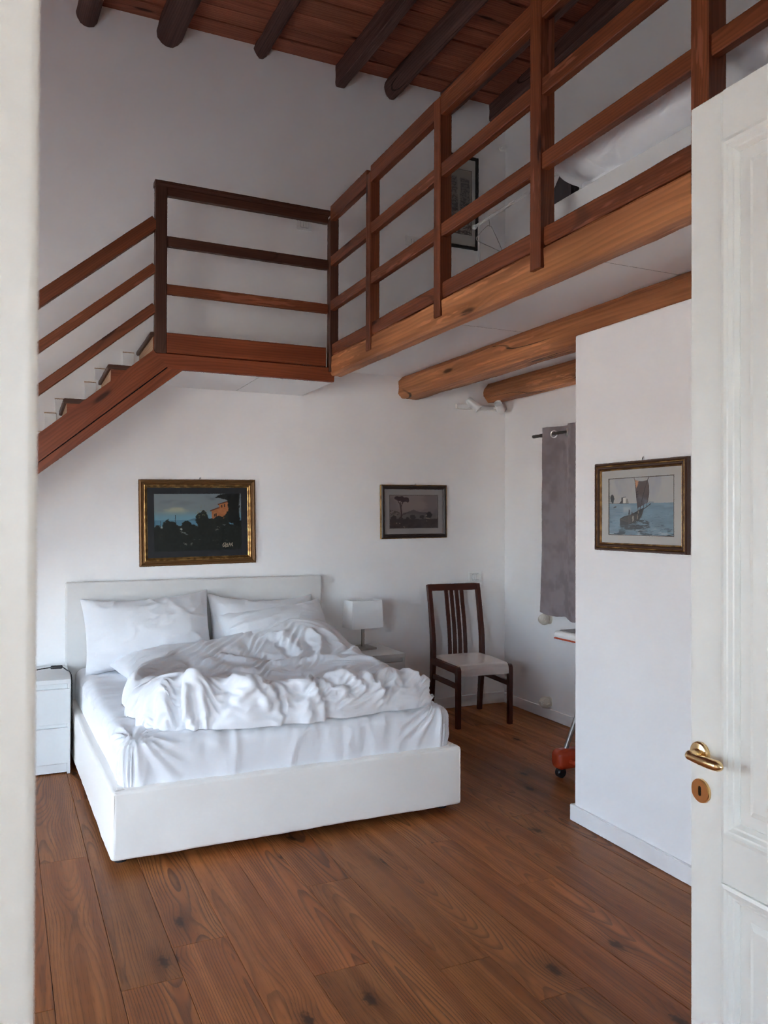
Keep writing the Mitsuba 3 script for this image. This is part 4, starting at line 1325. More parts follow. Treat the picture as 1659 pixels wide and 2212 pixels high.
pinecone(4.862, 0.742, -0.10, 'upper cream ceramic pinecone knob on the right wall just below the curtain')
pinecone(4.862, 0.130, -0.25, 'lower cream ceramic pinecone knob on the right wall just above the skirting')


# ------------------------------------------------------------------ switches and sockets
def switch_plate(key, x, z, w, h, kind, label, cat_):
    tag(key, label, cat_)
    put(key + '__plate', rbox(x - w / 2, x + w / 2, BW - 0.009, BW + 0.001, z - h / 2, z + h / 2, 0.003), 'white_plastic', smooth=30)
    if kind == 'switch':
        put(key + '__recess', cbox(x - 0.030, x + 0.030, BW - 0.0094, BW - 0.008, z - 0.025, z + 0.025, 0.0004), 'grey_plastic')
        for i in (-1, 0, 1):
            put(key + '__rocker', cbox(x + i * 0.0195 - 0.0088, x + i * 0.0195 + 0.0088, BW - 0.0125, BW - 0.008, z - 0.0225, z + 0.0225, 0.001), 'white_plastic')
    else:
        for i in (-0.5, 0.5):
            put(key + '__socket', cbox(x + i * 0.024 - 0.0105, x + i * 0.024 + 0.0105, BW - 0.0115, BW - 0.008, z - 0.0215, z + 0.0215, 0.001), 'white_plastic')
            put(key + '__socket' + ('' if i < 0 else '_001') + '__hole', cat(*[place(lathe([(0, 0), (0.0024, 0), (0.0024, 0.0008), (0, 0.0008)], 12), (0, -1, 0), (1, 0, 0), (x + i * 0.024, BW - 0.0115, z + dz)) for dz in (-0.01, 0, 0.01)]), 'dark_void')


switch_plate('light_switch', 3.285, 1.020, 0.112, 0.078, 'switch', 'white light switch plate on the back wall above the chair', 'light switch')
switch_plate('light_switch_001', 1.846, 3.610, 0.112, 0.080, 'switch', 'white light switch plate on the upper wall just under the landing handrail', 'light switch')
USED['light_switch'] = 2
switch_plate('wall_socket', 2.719, 3.618, 0.114, 0.076, 'socket', 'white double socket on the loft wall behind the railing', 'socket')

# ------------------------------------------------------------------ spotlights
Sp = 'spotlight_bar'
tag(Sp, 'white ceiling spotlight bar with two small cylinders under the corner beam', 'spotlight')
put(Sp + '__bar', rbox(3.10, 3.552, BW - 0.034, BW - 0.004, 2.350, 2.388, 0.004), 'white_plastic', smooth=30)
for (c, ax) in (((3.205, 5.36, 2.378), (0.50, -0.40, -0.62)), ((3.43, 5.335, 2.362), (-0.62, -0.55, 0.42))):
    n_ = put(Sp + '__spot', place(lathe([(0, -0.062), (0.022, -0.062), (0.029, -0.054), (0.031, -0.02), (0.031, 0.060), (0.028, 0.060), (0.028, 0.02), (0, 0.018)], 28), ax, (0.1, 0.2, 1), c), 'white_plastic', smooth=35)
    put(n_ + '__arm', tube([c, (c[0] + 0.01, BW - 0.03, 2.369)], 0.008, 12), 'white_plastic', smooth=40)
    put(n_ + '__bulb', place(lathe([(0, 0.019), (0.0272, 0.019), (0.0272, 0.044), (0.012, 0.046), (0, 0.046)], 24), ax, (0.1, 0.2, 1), c), 'lacquer', smooth=35)

# ------------------------------------------------------------------ high chair in the nook
Hc = 'high_chair'
tag(Hc, 'orange and white child\'s high chair on castors, mostly hidden behind the partition', 'high chair')


def hput(part, m, b, smooth=35):
    return put(Hc + '__' + part, m, b, smooth=smooth)


hput('tray', rbox(2.80, 3.10, 3.30, 3.785, 0.800, 0.842, 0.018), 'white_plastic')
hput('tray__insert', rbox(2.825, 3.075, 3.325, 3.760, 0.838, 0.846, 0.004), 'grey_plastic')
hput('tray__rim', rbox(2.803, 3.097, 3.303, 3.782, 0.794, 0.803, 0.004), 'orange_plastic')
hput('seat', rbox(3.02, 3.30, 3.36, 3.72, 0.56, 0.63, 0.03), 'orange_plastic')
hput('backrest', rbox(3.26, 3.32, 3.37, 3.71, 0.60, 1.02, 0.028), 'orange_plastic')
for yy_ in (3.745, 3.335):
    hput('leg', tube([(2.84, yy_, 0.11), (3.06, yy_, 0.62)], 0.014, 14), 'steel')
    hput('leg', tube([(3.36, yy_, 0.07), (3.10, yy_, 0.66)], 0.014, 14), 'steel')
    kf = hput('foot_cover', rbox(2.782, 2.96, yy_ - 0.05, yy_ + 0.05, 0.050, 0.165, 0.038), 'orange_plastic')
    kc = hput('castor', place(lathe([(0, -0.022), (0.022, -0.022), (0.029, -0.014), (0.029, 0.014), (0.022, 0.022), (0, 0.022)], 24), (0, 1, 0), (0, 0, 1), (2.825, yy_, 0.0295)), 'black_plastic')
    hput('foot_pad', lathe([(0, 0.0), (0.02, 0.0), (0.022, 0.08), (0, 0.08)], 16).apply_translation((3.355, yy_, 0.0)), 'black_plastic')
hput('cross_bar', tube([(2.86, 3.745, 0.10), (2.86, 3.335, 0.10)], 0.013, 12), 'orange_plastic')
hput('cross_bar', tube([(3.08, 3.745, 0.60), (3.08, 3.335, 0.60)], 0.012, 12), 'steel')
hput('tray_arm', tube([(3.06, 3.745, 0.62), (3.0, 3.745, 0.805)], 0.012, 12), 'steel')
hput('tray_arm', tube([(3.06, 3.335, 0.62), (3.0, 3.335, 0.805)], 0.012, 12), 'steel')

# ------------------------------------------------------------------ loft things
Lb = 'loft_bed'
tag(Lb, 'white boxed platform bed up on the loft behind the railing', 'bed')
put(Lb + '__base', rbox(1.950, 2.86, 0.85, 2.72, LOFT_T + 0.001, 2.762, 0.006), 'lacquer', smooth=30)
put(Lb + '__mattress', rbox(2.03, 2.84, 0.90, 2.58, 2.763, 2.85, 0.03), 'linen', smooth=30)
# bedding hanging a little over the edge
nu, nv = 170, 90
uu, vv = np.meshgrid(np.linspace(0, 1, nu), np.linspace(0, 1, nv), indexing='ij')
th = (0.0 + vv * 1.0) * 2 * np.pi
ex = lambda c, p: np.sign(c) * np.abs(c) ** p
yy_ = 2.665 - uu * 1.80
endr = np.clip(np.minimum(uu / 0.06, (1 - uu) / 0.06), 0, 1)
rr_ = np.sqrt(np.clip(1 - (1 - endr) ** 2, 0, 1))
rx, rz = 0.46 * (0.80 + 0.20 * rr_), 0.118 * rr_
X_ = 2.385 + rx * ex(np.cos(th), 0.55)
Z_ = 2.915 + rz * ex(np.sin(th), 0.75)
Z_ += 0.02 * np.sin(yy_ * 5 + 1) * rr_
Pd = np.stack([X_, yy_, Z_], -1)
q = np.stack([X_ * 4, yy_ * 7 + Z_ * 6, Z_ * 9], -1)
nn = np.stack([np.cos(th), 0 * th, np.sin(th)], -1)
dd = 0.035 * (meshkit.fbm(q, 4, 41) - 0.5) + 0.020 * (np.abs(meshkit.fbm(q * np.array([1.2, 2.2, 1.3]) + 5, 3, 42) - 0.5) * 2)
Pd = Pd + nn * (dd * rr_)[..., None]
Pd[..., 2] = np.maximum(Pd[..., 2], 2.792 + 0.03 * (meshkit.noise(np.stack([yy_ * 6, yy_ * 0, yy_ * 0], -1), 3) - 0.3))
k = put('loft_duvet', trimesh.Trimesh(Pd.reshape(-1, 3), grid_faces(nu, nv), process=False), 'linen', smooth=True)
tag(k, 'thick rumpled white duvet rolled over the edge of the loft bed', 'duvet')

Cl = 'clothes_rail'
tag(Cl, 'white metal clothes rail on the loft by the right wall', 'clothes rail')
put(Cl + '__pole', tube([(3.205, 5.345, 3.765), (3.205, 4.0, 3.765)], 0.0115, 14), 'white_plastic', smooth=40)
put(Cl + '__end_cap', trimesh.creation.icosphere(2, 0.020).apply_translation((3.205, 5.352, 3.765)), 'white_plastic', smooth=True)
for yb in (5.28, 4.05):
    put(Cl + '__upright', tube([(3.205, yb, LOFT_T + 0.03), (3.205, yb, 3.756)], 0.011, 14), 'white_plastic', smooth=40)
    put(Cl + '__foot', tube([(3.00, yb, LOFT_T + 0.018), (3.41, yb, LOFT_T + 0.018)], 0.012, 14), 'white_plastic', smooth=40)
hx = 3.205
hk = [(hx, 5.13, 3.765 + 0.0145), (hx, 5.142, 3.768), (hx, 5.145, 3.752), (hx, 5.125, 3.715), (hx, 5.12, 3.685)]
hk = [(hx, 5.11, 3.770), (hx, 5.118, 3.778), (hx, 5.13, 3.7805), (hx, 5.142, 3.774), (hx, 5.145, 3.757), (hx, 5.132, 3.735), (hx, 5.13, 3.70)]
loopy = [(hx, 5.13, 3.70), (hx - 0.03, 5.12, 3.69), (hx - 0.16, 5.04, 3.57), (hx - 0.175, 5.03, 3.545), (hx - 0.15, 5.045, 3.535), (hx, 5.13, 3.545), (hx + 0.15, 5.215, 3.555), (hx + 0.175, 5.23, 3.565), (hx + 0.16, 5.22, 3.59), (hx + 0.03, 5.14, 3.69), (hx, 5.13, 3.70)]
k = put('coat_hanger', cat(tube(curve(hk, 6), 0.0022, 8), tube(curve(loopy, 6), 0.0025, 8)), 'steel', smooth=40)
tag(k, 'empty thin wire coat hanger hanging from the white clothes rail', 'coat hanger')
# dark garment on the rail
yy_ = np.linspace(4.26, 4.06, 30)
zz = np.linspace(3.74, 2.95, 40)
Yg, Zg = np.meshgrid(yy_, zz, indexing='ij')
xg = 3.205 + 0.03 * np.sin(Yg * 60) * np.clip((3.8 - Zg) / 0.5, 0, 1) + 0.03 * (meshkit.fbm(np.stack([Yg * 20, Zg * 4, Yg * 0], -1), 3, 9) - 0.5)
G0 = np.stack([xg - 0.05 * np.clip((3.76 - Zg) / 0.12, 0.1, 1), Yg, Zg], -1)
G1 = np.stack([xg + 0.05 * np.clip((3.76 - Zg) / 0.12, 0.1, 1), Yg, Zg], -1)
k = put('garment', trimesh.Trimesh(np.vstack([G0.reshape(-1, 3), G1.reshape(-1, 3)]), np.vstack([grid_faces(30, 40), grid_faces(30, 40, 1200, True)]), process=False), 'grey_cloth', smooth=True)
tag(k, 'dark grey garment hanging on the clothes rail beside the loft duvet', 'clothing')
k = put('wall_hook', place(lathe([(0, -0.002), (0.020, -0.002), (0.020, 0.006), (0.010, 0.010), (0.009, 0.035), (0.017, 0.040), (0.017, 0.048), (0, 0.052)], 20), (0, -1, -0.15), (1, 0, 0), (3.525, BW, 4.492)), 'white_plastic', smooth=35)
tag(k, 'small white knob high in the corner of the loft wall', 'wall hook')


# ------------------------------------------------------------------ pictures
def canvas(w, h, nx, fn):
    """A flat picture as a grid with the colours of its paint at the corners; fn(x, y) in units of the picture's height, y up."""
    ny = int(nx * h / w)
    x, y = np.meshgrid(np.linspace(0, 1, nx), np.linspace(0, 1, ny), indexing='ij')
    V = np.stack([(x - 0.5) * w, (y - 0.5) * h, x * 0], -1).reshape(-1, 3)
    c = np.clip(fn(x * w / h, y), 0, 255)
    return trimesh.Trimesh(V, grid_faces(nx, ny), process=False), lin(c).reshape(-1, 3)


def N2(x, y, s=0, oc=4):
    return meshkit.fbm(np.stack([x, y, x * 0 + s * 3.1], -1), oc, s)


def over(base, col, m):
    m = np.clip(m, 0, 1)[..., None]
    return base * (1 - m) + np.asarray(col, float) * m


def S_(a, b, x):
    t = np.clip((x - a) / (b - a), 0, 1)
    return t * t * (3 - 2 * t)


def poly_mask(x, y, pts, soft=0.006, wob=0.0, f=30, s=0):
    if wob:
        x = x + wob * (N2(x * f, y * f, s + 1, 3) - 0.5)
        y = y + wob * (N2(x * f, y * f, s + 2, 3) - 0.5)
    p = sg.Polygon(pts)
    d = shapely.distance(shapely.points(x, y), p.exterior) * np.where(shapely.contains_xy(p, x, y), 1, -1)
    return S_(-soft, soft, d)


def stroke(x, y, pts, w=0.006):
    d = shapely.distance(shapely.points(x, y), sg.LineString(pts))
    return S_(w * 1.5, w * 0.5, d)


def paint_coast(x, y):
    # x 0..1.47, y 0..1
    n = N2(x * 3, y * 5, 1)
    c = over(np.zeros(x.shape + (3,)) + np.array([112, 122, 124.]), [150, 150, 128], S_(.5, .68, N2(x * 2.4, y * 4.5, 2)) * S_(.55, .75, y) * (1 - S_(.8, 1.2, x)))
    c = over(c, [86, 92, 98], S_(.50, .7, N2(x * 2 + 5, y * 5, 3)) * S_(.7, .95, y))
    c = over(c, [98, 134, 146], S_(.72, .58, y))
    c = over(c, [74, 112, 130], S_(.545, .535, y) * 0.9)
    c = over(c, [70, 98, 112], poly_mask(x, y, [(.56, .53), (.66, .56), (.78, .585), (.95, .57), (.95, .52), (.56, .525)], .01))
    c = over(c, [158, 156, 146], S_(.46, .40, y) * S_(.7, .4, x) * (0.5 + N2(x * 12, y * 20, 5)))
    # villa
    wallp = [(.99, .50), (.985, .69), (1.12, .745), (1.115, .80), (1.28, .85), (1.285, .58), (1.2, .55), (1.03, .50)]
    c = over(c, np.array([150, 92, 56.]) + 40 * (N2(x * 26, y * 26, 6) - .5)[..., None], poly_mask(x, y, wallp, .006))
    c = over(c, [84, 44, 30], stroke(x, y, [(.97, .695), (1.12, .75)], .010) + stroke(x, y, [(1.105, .805), (1.285, .86)], .010))
    for wx, wy in ((1.165, .775), (1.215, .785), (1.04, .62), (1.065, .625)):
        c = over(c, [40, 24, 20], poly_mask(x, y, [(wx - .009, wy - .028), (wx + .009, wy - .026), (wx + .009, wy + .022), (wx - .009, wy + .02)], .004))
    dark = np.array([20, 24, 19.]) + 16 * (N2(x * 30, y * 30, 7) - .4)[..., None]
    hill = .36 + .05 * np.sin(x * 9) + .12 * S_(.5, 1.2, x)
    c = over(c, dark, S_(.02, -.02, y - hill - .10 * (N2(x * 16, y * 16, 8, 4) - .5)))
    for bx0, by0, r0, fl in ((.06, .37, .09, 1), (.27, .42, .13, 1), (.36, .36, .12, 1), (.56, .42, .11, 1), (.66, .36, .12, 1), (.84, .50, .13, 1.3), (.78, .60, .07, 1), (.86, .66, .06, .8), (.93, .42, .16, 1), (1.10, .50, .10, 1), (1.2, .44, .12, 1), (1.32, .58, .12, 1)):
        d = np.hypot((x - bx0), (y - by0) / fl) + .10 * (N2(x * 18, y * 26, 9, 4) - .5)
        c = over(c, dark, S_(r0, r0 * .8, d))
    c = over(c, dark * 0.6, poly_mask(x, y, [(1.30, 1.02), (1.1, .97), (1.04, .92), (1.2, .91), (1.27, .86), (1.29, .5), (1.48, .4), (1.48, 1.02)], .012, .09, 20, 4))
    c = over(c, [122, 112, 72], S_(.62, .75, N2(x * 30, y * 40, 10)) * S_(.16, .06, np.hypot(x - .80, (y - .68))) * .8)
    c = over(c, [128, 128, 118], S_(.62, .72, N2(x * 22, y * 60, 11)) * poly_mask(x, y, [(.42, .12), (.55, .17), (.75, .2), (.8, .22), (.7, .13), (.5, .06)], .04) * .8)
    c = over(c, [105, 105, 98], S_(.6, .74, N2(x * 24, y * 60, 12)) * poly_mask(x, y, [(1.03, .42), (1.2, .47), (1.35, .43), (1.3, .36), (1.05, .35)], .03) * .8)
    c = over(c, [92, 86, 80], S_(.62, .76, N2(x * 20, y * 50, 13)) * poly_mask(x, y, [(1.0, .2), (1.2, .2), (1.4, .1), (1.3, .02), (1.05, .03)], .04) * .7)
    for ln in ([(.115, .42), (.117, .53)], [(.36, .50), (.362, .62)]):
        c = over(c, [40, 40, 40], stroke(x, y, ln, .004))
    sig = [[(1.20, .13), (1.175, .10), (1.18, .06), (1.205, .07), (1.20, .095)], [(1.225, .13), (1.225, .05)], [(1.24, .10), (1.255, .12), (1.255, .06), (1.24, .07)], [(1.275, .06), (1.29, .13), (1.30, .10), (1.285, .09)], [(1.31, .07), (1.325, .12)], [(1.345, .13), (1.335, .09), (1.35, .07)]]
    for sgp in sig:
        c = over(c, [150, 138, 122], stroke(x, y, sgp, .006))
    return c


def paint_pine(x, y):
    # sepia landscape, umbrella pine; x 0..1.38
    c = np.zeros(x.shape + (3,)) + np.array([98, 88, 87.])
    c = over(c, [112, 101, 97], S_(.45, .7, N2(x * 2, y * 3, 21)))
    c = over(c, [84, 76, 76], S_(.5, .72, N2(x * 3, y * 4, 22)) * S_(.7, .9, x) * S_(.85, .5, y))
    c = over(c, [66, 58, 58], poly_mask(x, y, [(.45, .46), (.6, .49), (.74, .535), (.80, .56), (.87, .53), (1.0, .49), (1.4, .47), (1.4, .3), (.45, .3)], .012, .015))
    c = over(c, [92, 84, 78], S_(.45, .42, y) * S_(.7, .2, np.abs(x - .35)) * .8)
    c = over(c, [76, 72, 68], S_(.46, .40, y) * .7)
    c = over(c, [58, 50, 46], poly_mask(x, y, [(0, .58), (.12, .55), (.3, .5), (.36, .47), (.36, .42), (0, .40)], .01, .05, 14) * S_(.4, .6, N2(x * 22, y * 40, 23)))
    c = over(c, [132, 120, 104], poly_mask(x, y, [(0, .5), (.3, .47), (.36, .38), (0, .33)], .02, .04) * S_(.55, .7, N2(x * 22, y * 34, 24)))
    c = over(c, [36, 29, 28], S_(.02, -.02, y - .28 - .06 * (N2(x * 9, y * 2, 25) - .5)))
    c = over(c, [56, 44, 40], S_(.27, .1, y) * S_(.4, .62, N2(x * 9, y * 14, 26)) * .6)
    for bx0, by0, r0 in ((.15, .31, .09), (.78, .34, .085), (1.08, .33, .07), (1.32, .4, .10), (.60, .30, .05), (.38, .30, .06)):
        c = over(c, [34, 30, 28], S_(r0, r0 * .7, np.hypot((x - bx0) * .8, y - by0) + .06 * (N2(x * 20, y * 24, 27) - .5)))
    for p in ([(1.0, .275), (1.08, .275), (1.08, .29), (1.0, .29)], [(1.2, .30), (1.34, .285), (1.34, .30), (1.22, .32)], [(.22, .155), (.26, .15), (.26, .18), (.22, .17)], [(.32, .15), (.36, .15), (.36, .165), (.32, .17)], [(.45, .06), (.50, .03), (.52, .04), (.47, .07)], [(1.2, .37), (1.25, .37), (1.25, .42), (1.2, .40)], [(1.22, .22), (1.26, .2), (1.24, .24)]):
        c = over(c, [146, 130, 112], poly_mask(x, y, p, .008, .02, 30) * .8)
    br = [46, 30, 30]
    for ln, wd in (([(.36, .29), (.40, .36), (.405, .45), (.385, .60), (.37, .68), (.36, .72)], .022), ([(.385, .62), (.42, .72), (.46, .80)], .014), ([(.37, .68), (.33, .76), (.30, .80)], .012), ([(.405, .36), (.45, .42), (.55, .44)], .010), ([(.37, .7), (.385, .8)], .01)):
        c = over(c, br, stroke(x, y, ln, wd))
    for bx0, by0, rx0, ry0 in ((.26, .905, .09, .06), (.40, .90, .10, .065), (.55, .86, .10, .075), (.47, .83, .10, .05), (.33, .86, .09, .05), (.60, .83, .06, .06)):
        d = np.hypot((x - bx0) / rx0, (y - by0) / ry0) + .5 * (N2(x * 24, y * 30, 28) - .5)
        c = over(c, [44, 29, 32], S_(1.0, .8, d))
    return c


def paint_boat(x, y):
    # fishing boat under a brown sail; x 0..1.1
    c = np.zeros(x.shape + (3,)) + np.array([168, 167, 162.])
    c = over(c, [128, 134, 150], S_(.42, .65, N2(x * 3, y * 2.4, 41)) * S_(.55, .1, x) * S_(.5, .7, y))
    c = over(c, [150, 152, 160], S_(.4, .7, N2(x * 5, y * 2, 42)) * S_(.55, .8, y) * .7)
    sea = np.array([112, 138, 150.]) + 40 * (N2(x * 5, y * 26, 43) - .5)[..., None]
    c = over(c, sea, S_(.558, .550, y))
    c = over(c, [182, 180, 176], S_(.56, .38, y) * S_(.13, .06, np.abs(x - .46)) * S_(.36, .48, y))
    c = over(c, [92, 122, 140], S_(.5, .64, N2(x * 4, y * 40, 44)) * S_(.54, .4, y) * S_(.42, .3, x) * .8)
    c = over(c, [54, 76, 90], S_(.60, .68, N2(x * 7, y * 60, 45)) * S_(.50, .2, y) * .55)
    # coast and castle
    c = over(c, [150, 148, 140], poly_mask(x, y, [(0, .57), (0, .69), (.06, .69), (.065, .57)], .004))
    c = over(c, [86, 88, 84], sum(stroke(x, y, [(0, yy0), (.06, yy0)], .004) for yy0 in (.60, .625, .65, .675)) * .6)
    c = over(c, [42, 50, 50], S_(.055, .04, np.hypot(x - .095, (y - .645) * .7) + .05 * (N2(x * 30, y * 30, 46) - .5)) + S_(.03, .02, np.hypot(x - .10, y - .585)))
    c = over(c, [52, 56, 58], poly_mask(x, y, [(.25, .553), (.29, .575), (.32, .60), (.325, .655), (.36, .66), (.365, .553)], .004, .01))
    c = over(c, [196, 194, 184], poly_mask(x, y, [(.365, .553), (.365, .655), (.43, .66), (.43, .60), (.45, .60), (.45, .553)], .004))
    c = over(c, [128, 126, 118], poly_mask(x, y, [(.43, .553), (.44, .60), (.455, .64), (.48, .635), (.50, .58), (.505, .553)], .004, .02))
    c = over(c, [60, 66, 68], stroke(x, y, [(.0, .555), (.25, .552), (.5, .555)], .004) + stroke(x, y, [(.365, .66), (.43, .663)], .005))
    c = over(c, [110, 122, 132], poly_mask(x, y, [(.96, .555), (1.0, .58), (1.1, .575), (1.1, .55), (.96, .55)], .006) * .6)
    c = over(c, [52, 62, 68], poly_mask(x, y, [(.11, .48), (.14, .50), (.18, .505), (.195, .51), (.19, .485), (.13, .478)], .004))
    # reflection
    refl = poly_mask(x, y, [(.29, .18), (.28, .05), (.5, .07), (.8, .06), (1.02, .14), (.98, .22), (.88, .30), (.8, .30), (.55, .18)], .03, .06, 16)
    c = over(c, [34, 46, 50], refl * S_(.40, .56, N2(x * 9, y * 46, 47)))
    c = over(c, [36, 54, 60], S_(.52, .62, N2(x * 6, y * 34, 48)) * S_(.16, .04, y) * .8)
    c = over(c, [168, 178, 180], S_(.62, .7, N2(x * 8, y * 50, 49)) * S_(.2, .05, y) * .7)
    # hull
    c = over(c, [40, 42, 42], poly_mask(x, y, [(.29, .17), (.285, .29), (.40, .335), (.52, .35), (.66, .40), (.80, .455), (.865, .475), (.86, .43), (.82, .34), (.76, .27), (.62, .215), (.45, .18)], .005))
    c = over(c, [70, 66, 60], poly_mask(x, y, [(.31, .275), (.42, .25), (.58, .25), (.75, .31), (.80, .36), (.66, .375), (.5, .33), (.4, .315)], .006) * .75)
    c = over(c, [88, 74, 62], stroke(x, y, [(.29, .285), (.45, .24), (.6, .235), (.78, .30), (.85, .44)], .005) * .8)
    for p, col in (([(.50, .36), (.505, .43), (.52, .46), (.535, .43), (.53, .36)], [40, 44, 50]), ([(.50, .20), (.49, .33), (.52, .36), (.56, .35), (.56, .22)], [78, 70, 64]), ([(.59, .24), (.585, .31), (.60, .345), (.63, .33), (.635, .26)], [146, 140, 128]), ([(.575, .34), (.58, .40), (.595, .41), (.60, .35)], [52, 44, 40]), ([(.71, .28), (.705, .36), (.72, .37), (.73, .29)], [150, 136, 118]), ([(.72, .38), (.73, .43), (.75, .43), (.76, .385)], [120, 112, 100])):
        c = over(c, col, poly_mask(x, y, p, .006, .015, 40))
    # sail
    sail = [(.655, .95), (.74, .925), (.84, .92), (.955, .935), (.985, .83), (.99, .72), (.965, .60), (.95, .56), (.82, .51), (.72, .47), (.70, .62), (.685, .78)]
    c = over(c, [84, 68, 62], poly_mask(x, y, sail, .004))
    c = over(c, [92, 92, 98], poly_mask(x, y, sail, .004) * S_(.74, .60, y) * S_(.35, .65, N2(x * 6, y * 9, 50)))
    c = over(c, [60, 50, 50], poly_mask(x, y, sail, .004) * S_(.50, .7, N2(x * 5, y * 6, 51)) * .6)
    c = over(c, [186, 138, 100], poly_mask(x, y, [(.655, .95), (.74, .925), (.735, .88), (.715, .84), (.69, .80), (.675, .86)], .008, .03, 40))
    dk = [48, 40, 38]
    for ln, wd in (([(.63, 1.0), (.66, .92), (.70, .62), (.735, .42)], .006), ([(1.0, 1.0), (.95, .93), (.85, .68), (.78, .45)], .006), ([(.955, .93), (.985, .85), (.99, .72), (.965, .6), (.95, .56)], .005), ([(.86, .45), (1.03, .54)], .006), ([(.95, .56), (.93, .48)], .004), ([(.87, .47), (.86, .52)], .006), ([(.69, .74), (.73, .75)], .008), ([(.695, .69), (.74, .71)], .008), ([(.70, .66), (.72, .665)], .008)):
        c = over(c, dk, stroke(x, y, ln, wd))
    return c


def paint_etching(x, y):
    # grey etching of twin towers; x 0..0.6
    c = np.zeros(x.shape + (3,)) + np.array([128, 122, 112.])
    h = N2(x * 40, y * 60, 61)
    for p in ([(.06, .30), (.07, .86), (.22, .88), (.24, .35)], [(.28, .30), (.29, .87), (.44, .86), (.46, .32)], [(.04, .30), (.5, .32), (.56, .22), (.04, .2)]):
        c = over(c, [66, 60, 58], poly_mask(x, y, p, .02, .03, 14) * (0.45 + .6 * S_(.4, .6, h)))
    c = over(c, [56, 52, 50], S_(.22, .18, y) * S_(.35, .6, h) * .8)
    for yy0 in (.42, .52, .62, .72, .8):
        c = over(c, [110, 104, 98], (stroke(x, y, [(.09, yy0), (.2, yy0)], .006) + stroke(x, y, [(.31, yy0), (.43, yy0)], .006)) * .6)
    return c


def picture(key, label, w, h, centre, facing, prof, prof2, mats, margin, fn, nx, glass=True, roll=0.0, tilt=0.0, prof3=None, lift=1.0):
    """facing: 'back' hangs on the back wall and looks to -y, 'part' on the partition and looks to -x. margin: (left/right, top/bottom) of the mat."""
    tag(key, label, 'picture')
    z_ax, x_ax = ((0, -1, 0), (1, 0, 0)) if facing == 'back' else ((-1, 0, 0), (0, -1, 0))
    M = rot(roll, (0, 0, 1))
    tl = rot(tilt, (1, 0, 0))

    def hang(part, m, b, **kw):
        m = m.copy()
        m.apply_transform(tl @ M)
        return put(key + '__' + part, place(m, z_ax, x_ax, centre), b, **kw)
    hang('frame', frame_ring(prof, w, h), mats[0])
    fi = max(d for d, z in prof)
    if prof2:
        hang('gilt_edge', frame_ring(prof2, w, h), mats[1])
        fi = max(fi, max(d for d, z in prof2))
    if prof3:
        hang('gilt_edge', frame_ring(prof3, w, h), mats[1])
    iw, ih = w - 2 * fi + 0.006, h - 2 * fi + 0.006
    pw, ph = iw - 2 * margin[0], ih - 2 * margin[1]
    hang('backing', box(-w / 2 + 0.006, w / 2 - 0.006, -h / 2 + 0.006, h / 2 - 0.006, 0.0, 0.003), 'frame_brown')
    mm = trimesh.creation.extrude_polygon(sg.box(-iw / 2, -ih / 2, iw / 2, ih / 2).difference(sg.box(-pw / 2, -ph / 2, pw / 2, ph / 2)), 0.003, engine='earcut').apply_translation((0, 0, 0.0045))
    hang('mat', mm, mats[2])
    m, col = canvas(pw + 0.004, ph + 0.004, nx, fn)
    col = col * lift
    m.apply_translation((0, 0, 0.0042))
    hang('print', m, 'vertex_paint', color=col)
    hang('bevel', frame_ring([(0, 0.004), (0, 0.0078), (0.0035, 0.0078), (0.0035, 0.004)], pw + 0.003, ph + 0.003), 'frame_bevel' if glass else 'mat_black')
    if glass:
        g = trimesh.Trimesh(np.array([(-iw / 2, -ih / 2, .009), (iw / 2, -ih / 2, .009), (iw / 2, ih / 2, .009), (-iw / 2, ih / 2, .009)]), [[0, 1, 2], [0, 2, 3]], process=False)
        hang('glass', g, 'glass')
    hang('hook', tube([(0.01, h / 2 - 0.004, 0.003), (0.012, h / 2 + 0.012, 0.002), (0.018, h / 2 + 0.016, 0.003), (0.016, h / 2 + 0.004, 0.006)], 0.0014, 6), 'rod_metal')


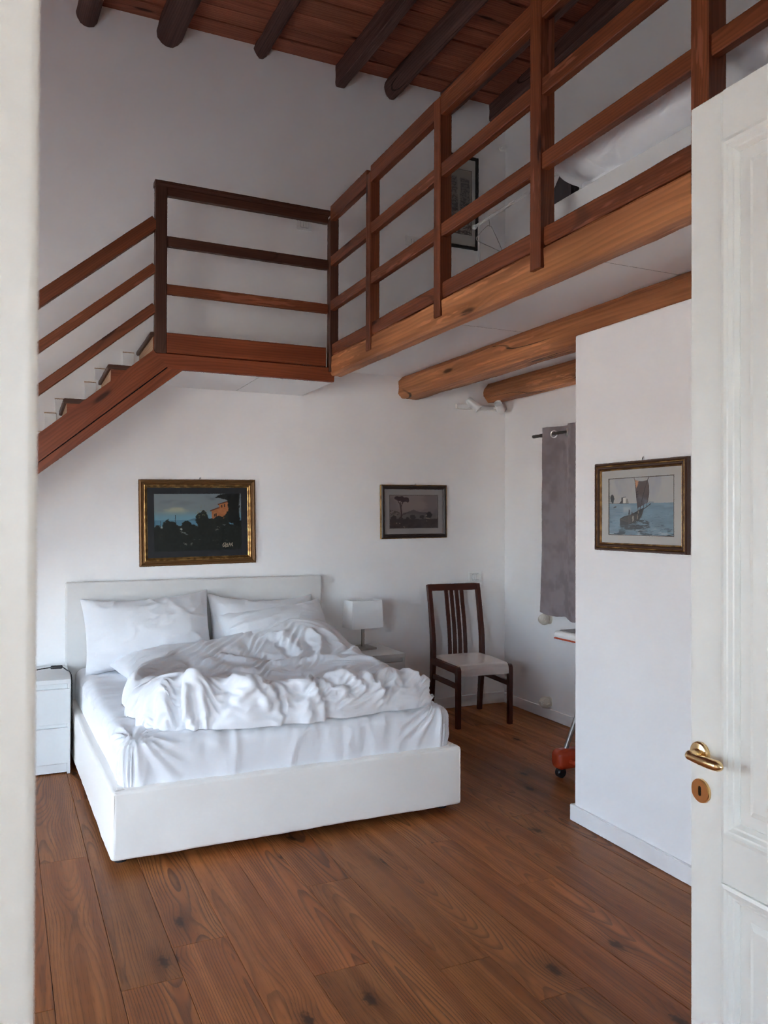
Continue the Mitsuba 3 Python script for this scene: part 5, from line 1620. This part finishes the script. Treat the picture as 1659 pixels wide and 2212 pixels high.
GOLD = [(0, 0), (0, 0.016), (0.005, 0.022), (0.012, 0.0235), (0.018, 0.0215), (0.022, 0.0165), (0.027, 0.0155), (0.0335, 0.021), (0.0345, 0.021), (0.0345, 0)]
GOLD2 = [(0.034, 0), (0.034, 0.0215), (0.038, 0.0225), (0.044, 0.019), (0.050, 0.012), (0.055, 0.008), (0.055, 0)]
picture('framed_picture', 'dark coastal villa painting in a wide gold frame above the bed', 0.788, 0.580, (1.095, BW - 0.004, 1.456), 'back', GOLD, GOLD2, ('frame_bronze', 'gilt', 'mat_black'), (0.045, 0.043), paint_coast, 300, False, 1.0, 0.0)
DARK = [(0, 0), (0, 0.018), (0.003, 0.020), (0.009, 0.020), (0.010, 0.0)]
DARK1 = [(0.0, 0), (0.0, 0.012), (0.003, 0.016), (0.010, 0.022), (0.020, 0.022), (0.028, 0.016), (0.030, 0.010), (0.030, 0)]
DARK2 = [(-0.004, 0), (-0.004, 0.013), (0.0, 0.015), (0.004, 0.013), (0.004, 0)]
picture('framed_picture_001', 'small framed print of an umbrella pine between bed and corner above the lamp', 0.560, 0.402, (2.737, BW - 0.004, 1.537), 'back', DARK1, DARK2, ('frame_dark', 'gilt', 'mat_grey'), (0.045, 0.047), paint_pine, 220, True, 0.6, 0.0, None, 1.35)
BROWN = [(0, 0), (0, 0.018), (0.004, 0.024), (0.010, 0.024), (0.0125, 0.019), (0.017, 0.019), (0.0195, 0.0215), (0.026, 0.020), (0.030, 0.014), (0.036, 0.008), (0.036, 0)]
BROWN2 = [(0.0125, 0.0185), (0.0125, 0.0205), (0.0145, 0.0220), (0.0175, 0.0215), (0.0180, 0.0185)]
picture('framed_picture_002', 'framed watercolour of a brown-sailed fishing boat on the white partition', 0.572, 0.404, (PX - 0.002, 2.720, 1.5435), 'part', BROWN, BROWN2, ('frame_brown', 'gilt', 'mat_board'), (0.050, 0.040), paint_boat, 300, True, 0.0, 0.0, [(0.0305, 0.0125), (0.0305, 0.0155), (0.0325, 0.0160), (0.0365, 0.0110), (0.0365, 0.007)])
BLK = [(0, 0), (0, 0.018), (0.003, 0.02), (0.020, 0.02), (0.024, 0.012), (0.024, 0)]
picture('framed_picture_003', 'tall narrow grey etching in a black frame on the loft wall', 0.36, 0.735, (3.118, BW - 0.006, 3.992), 'back', BLK, None, ('frame_black', 'gilt', 'mat_board'), (0.035, 0.09), paint_etching, 120, True, 0.0, 0.0)
USED['framed_picture'] = 4
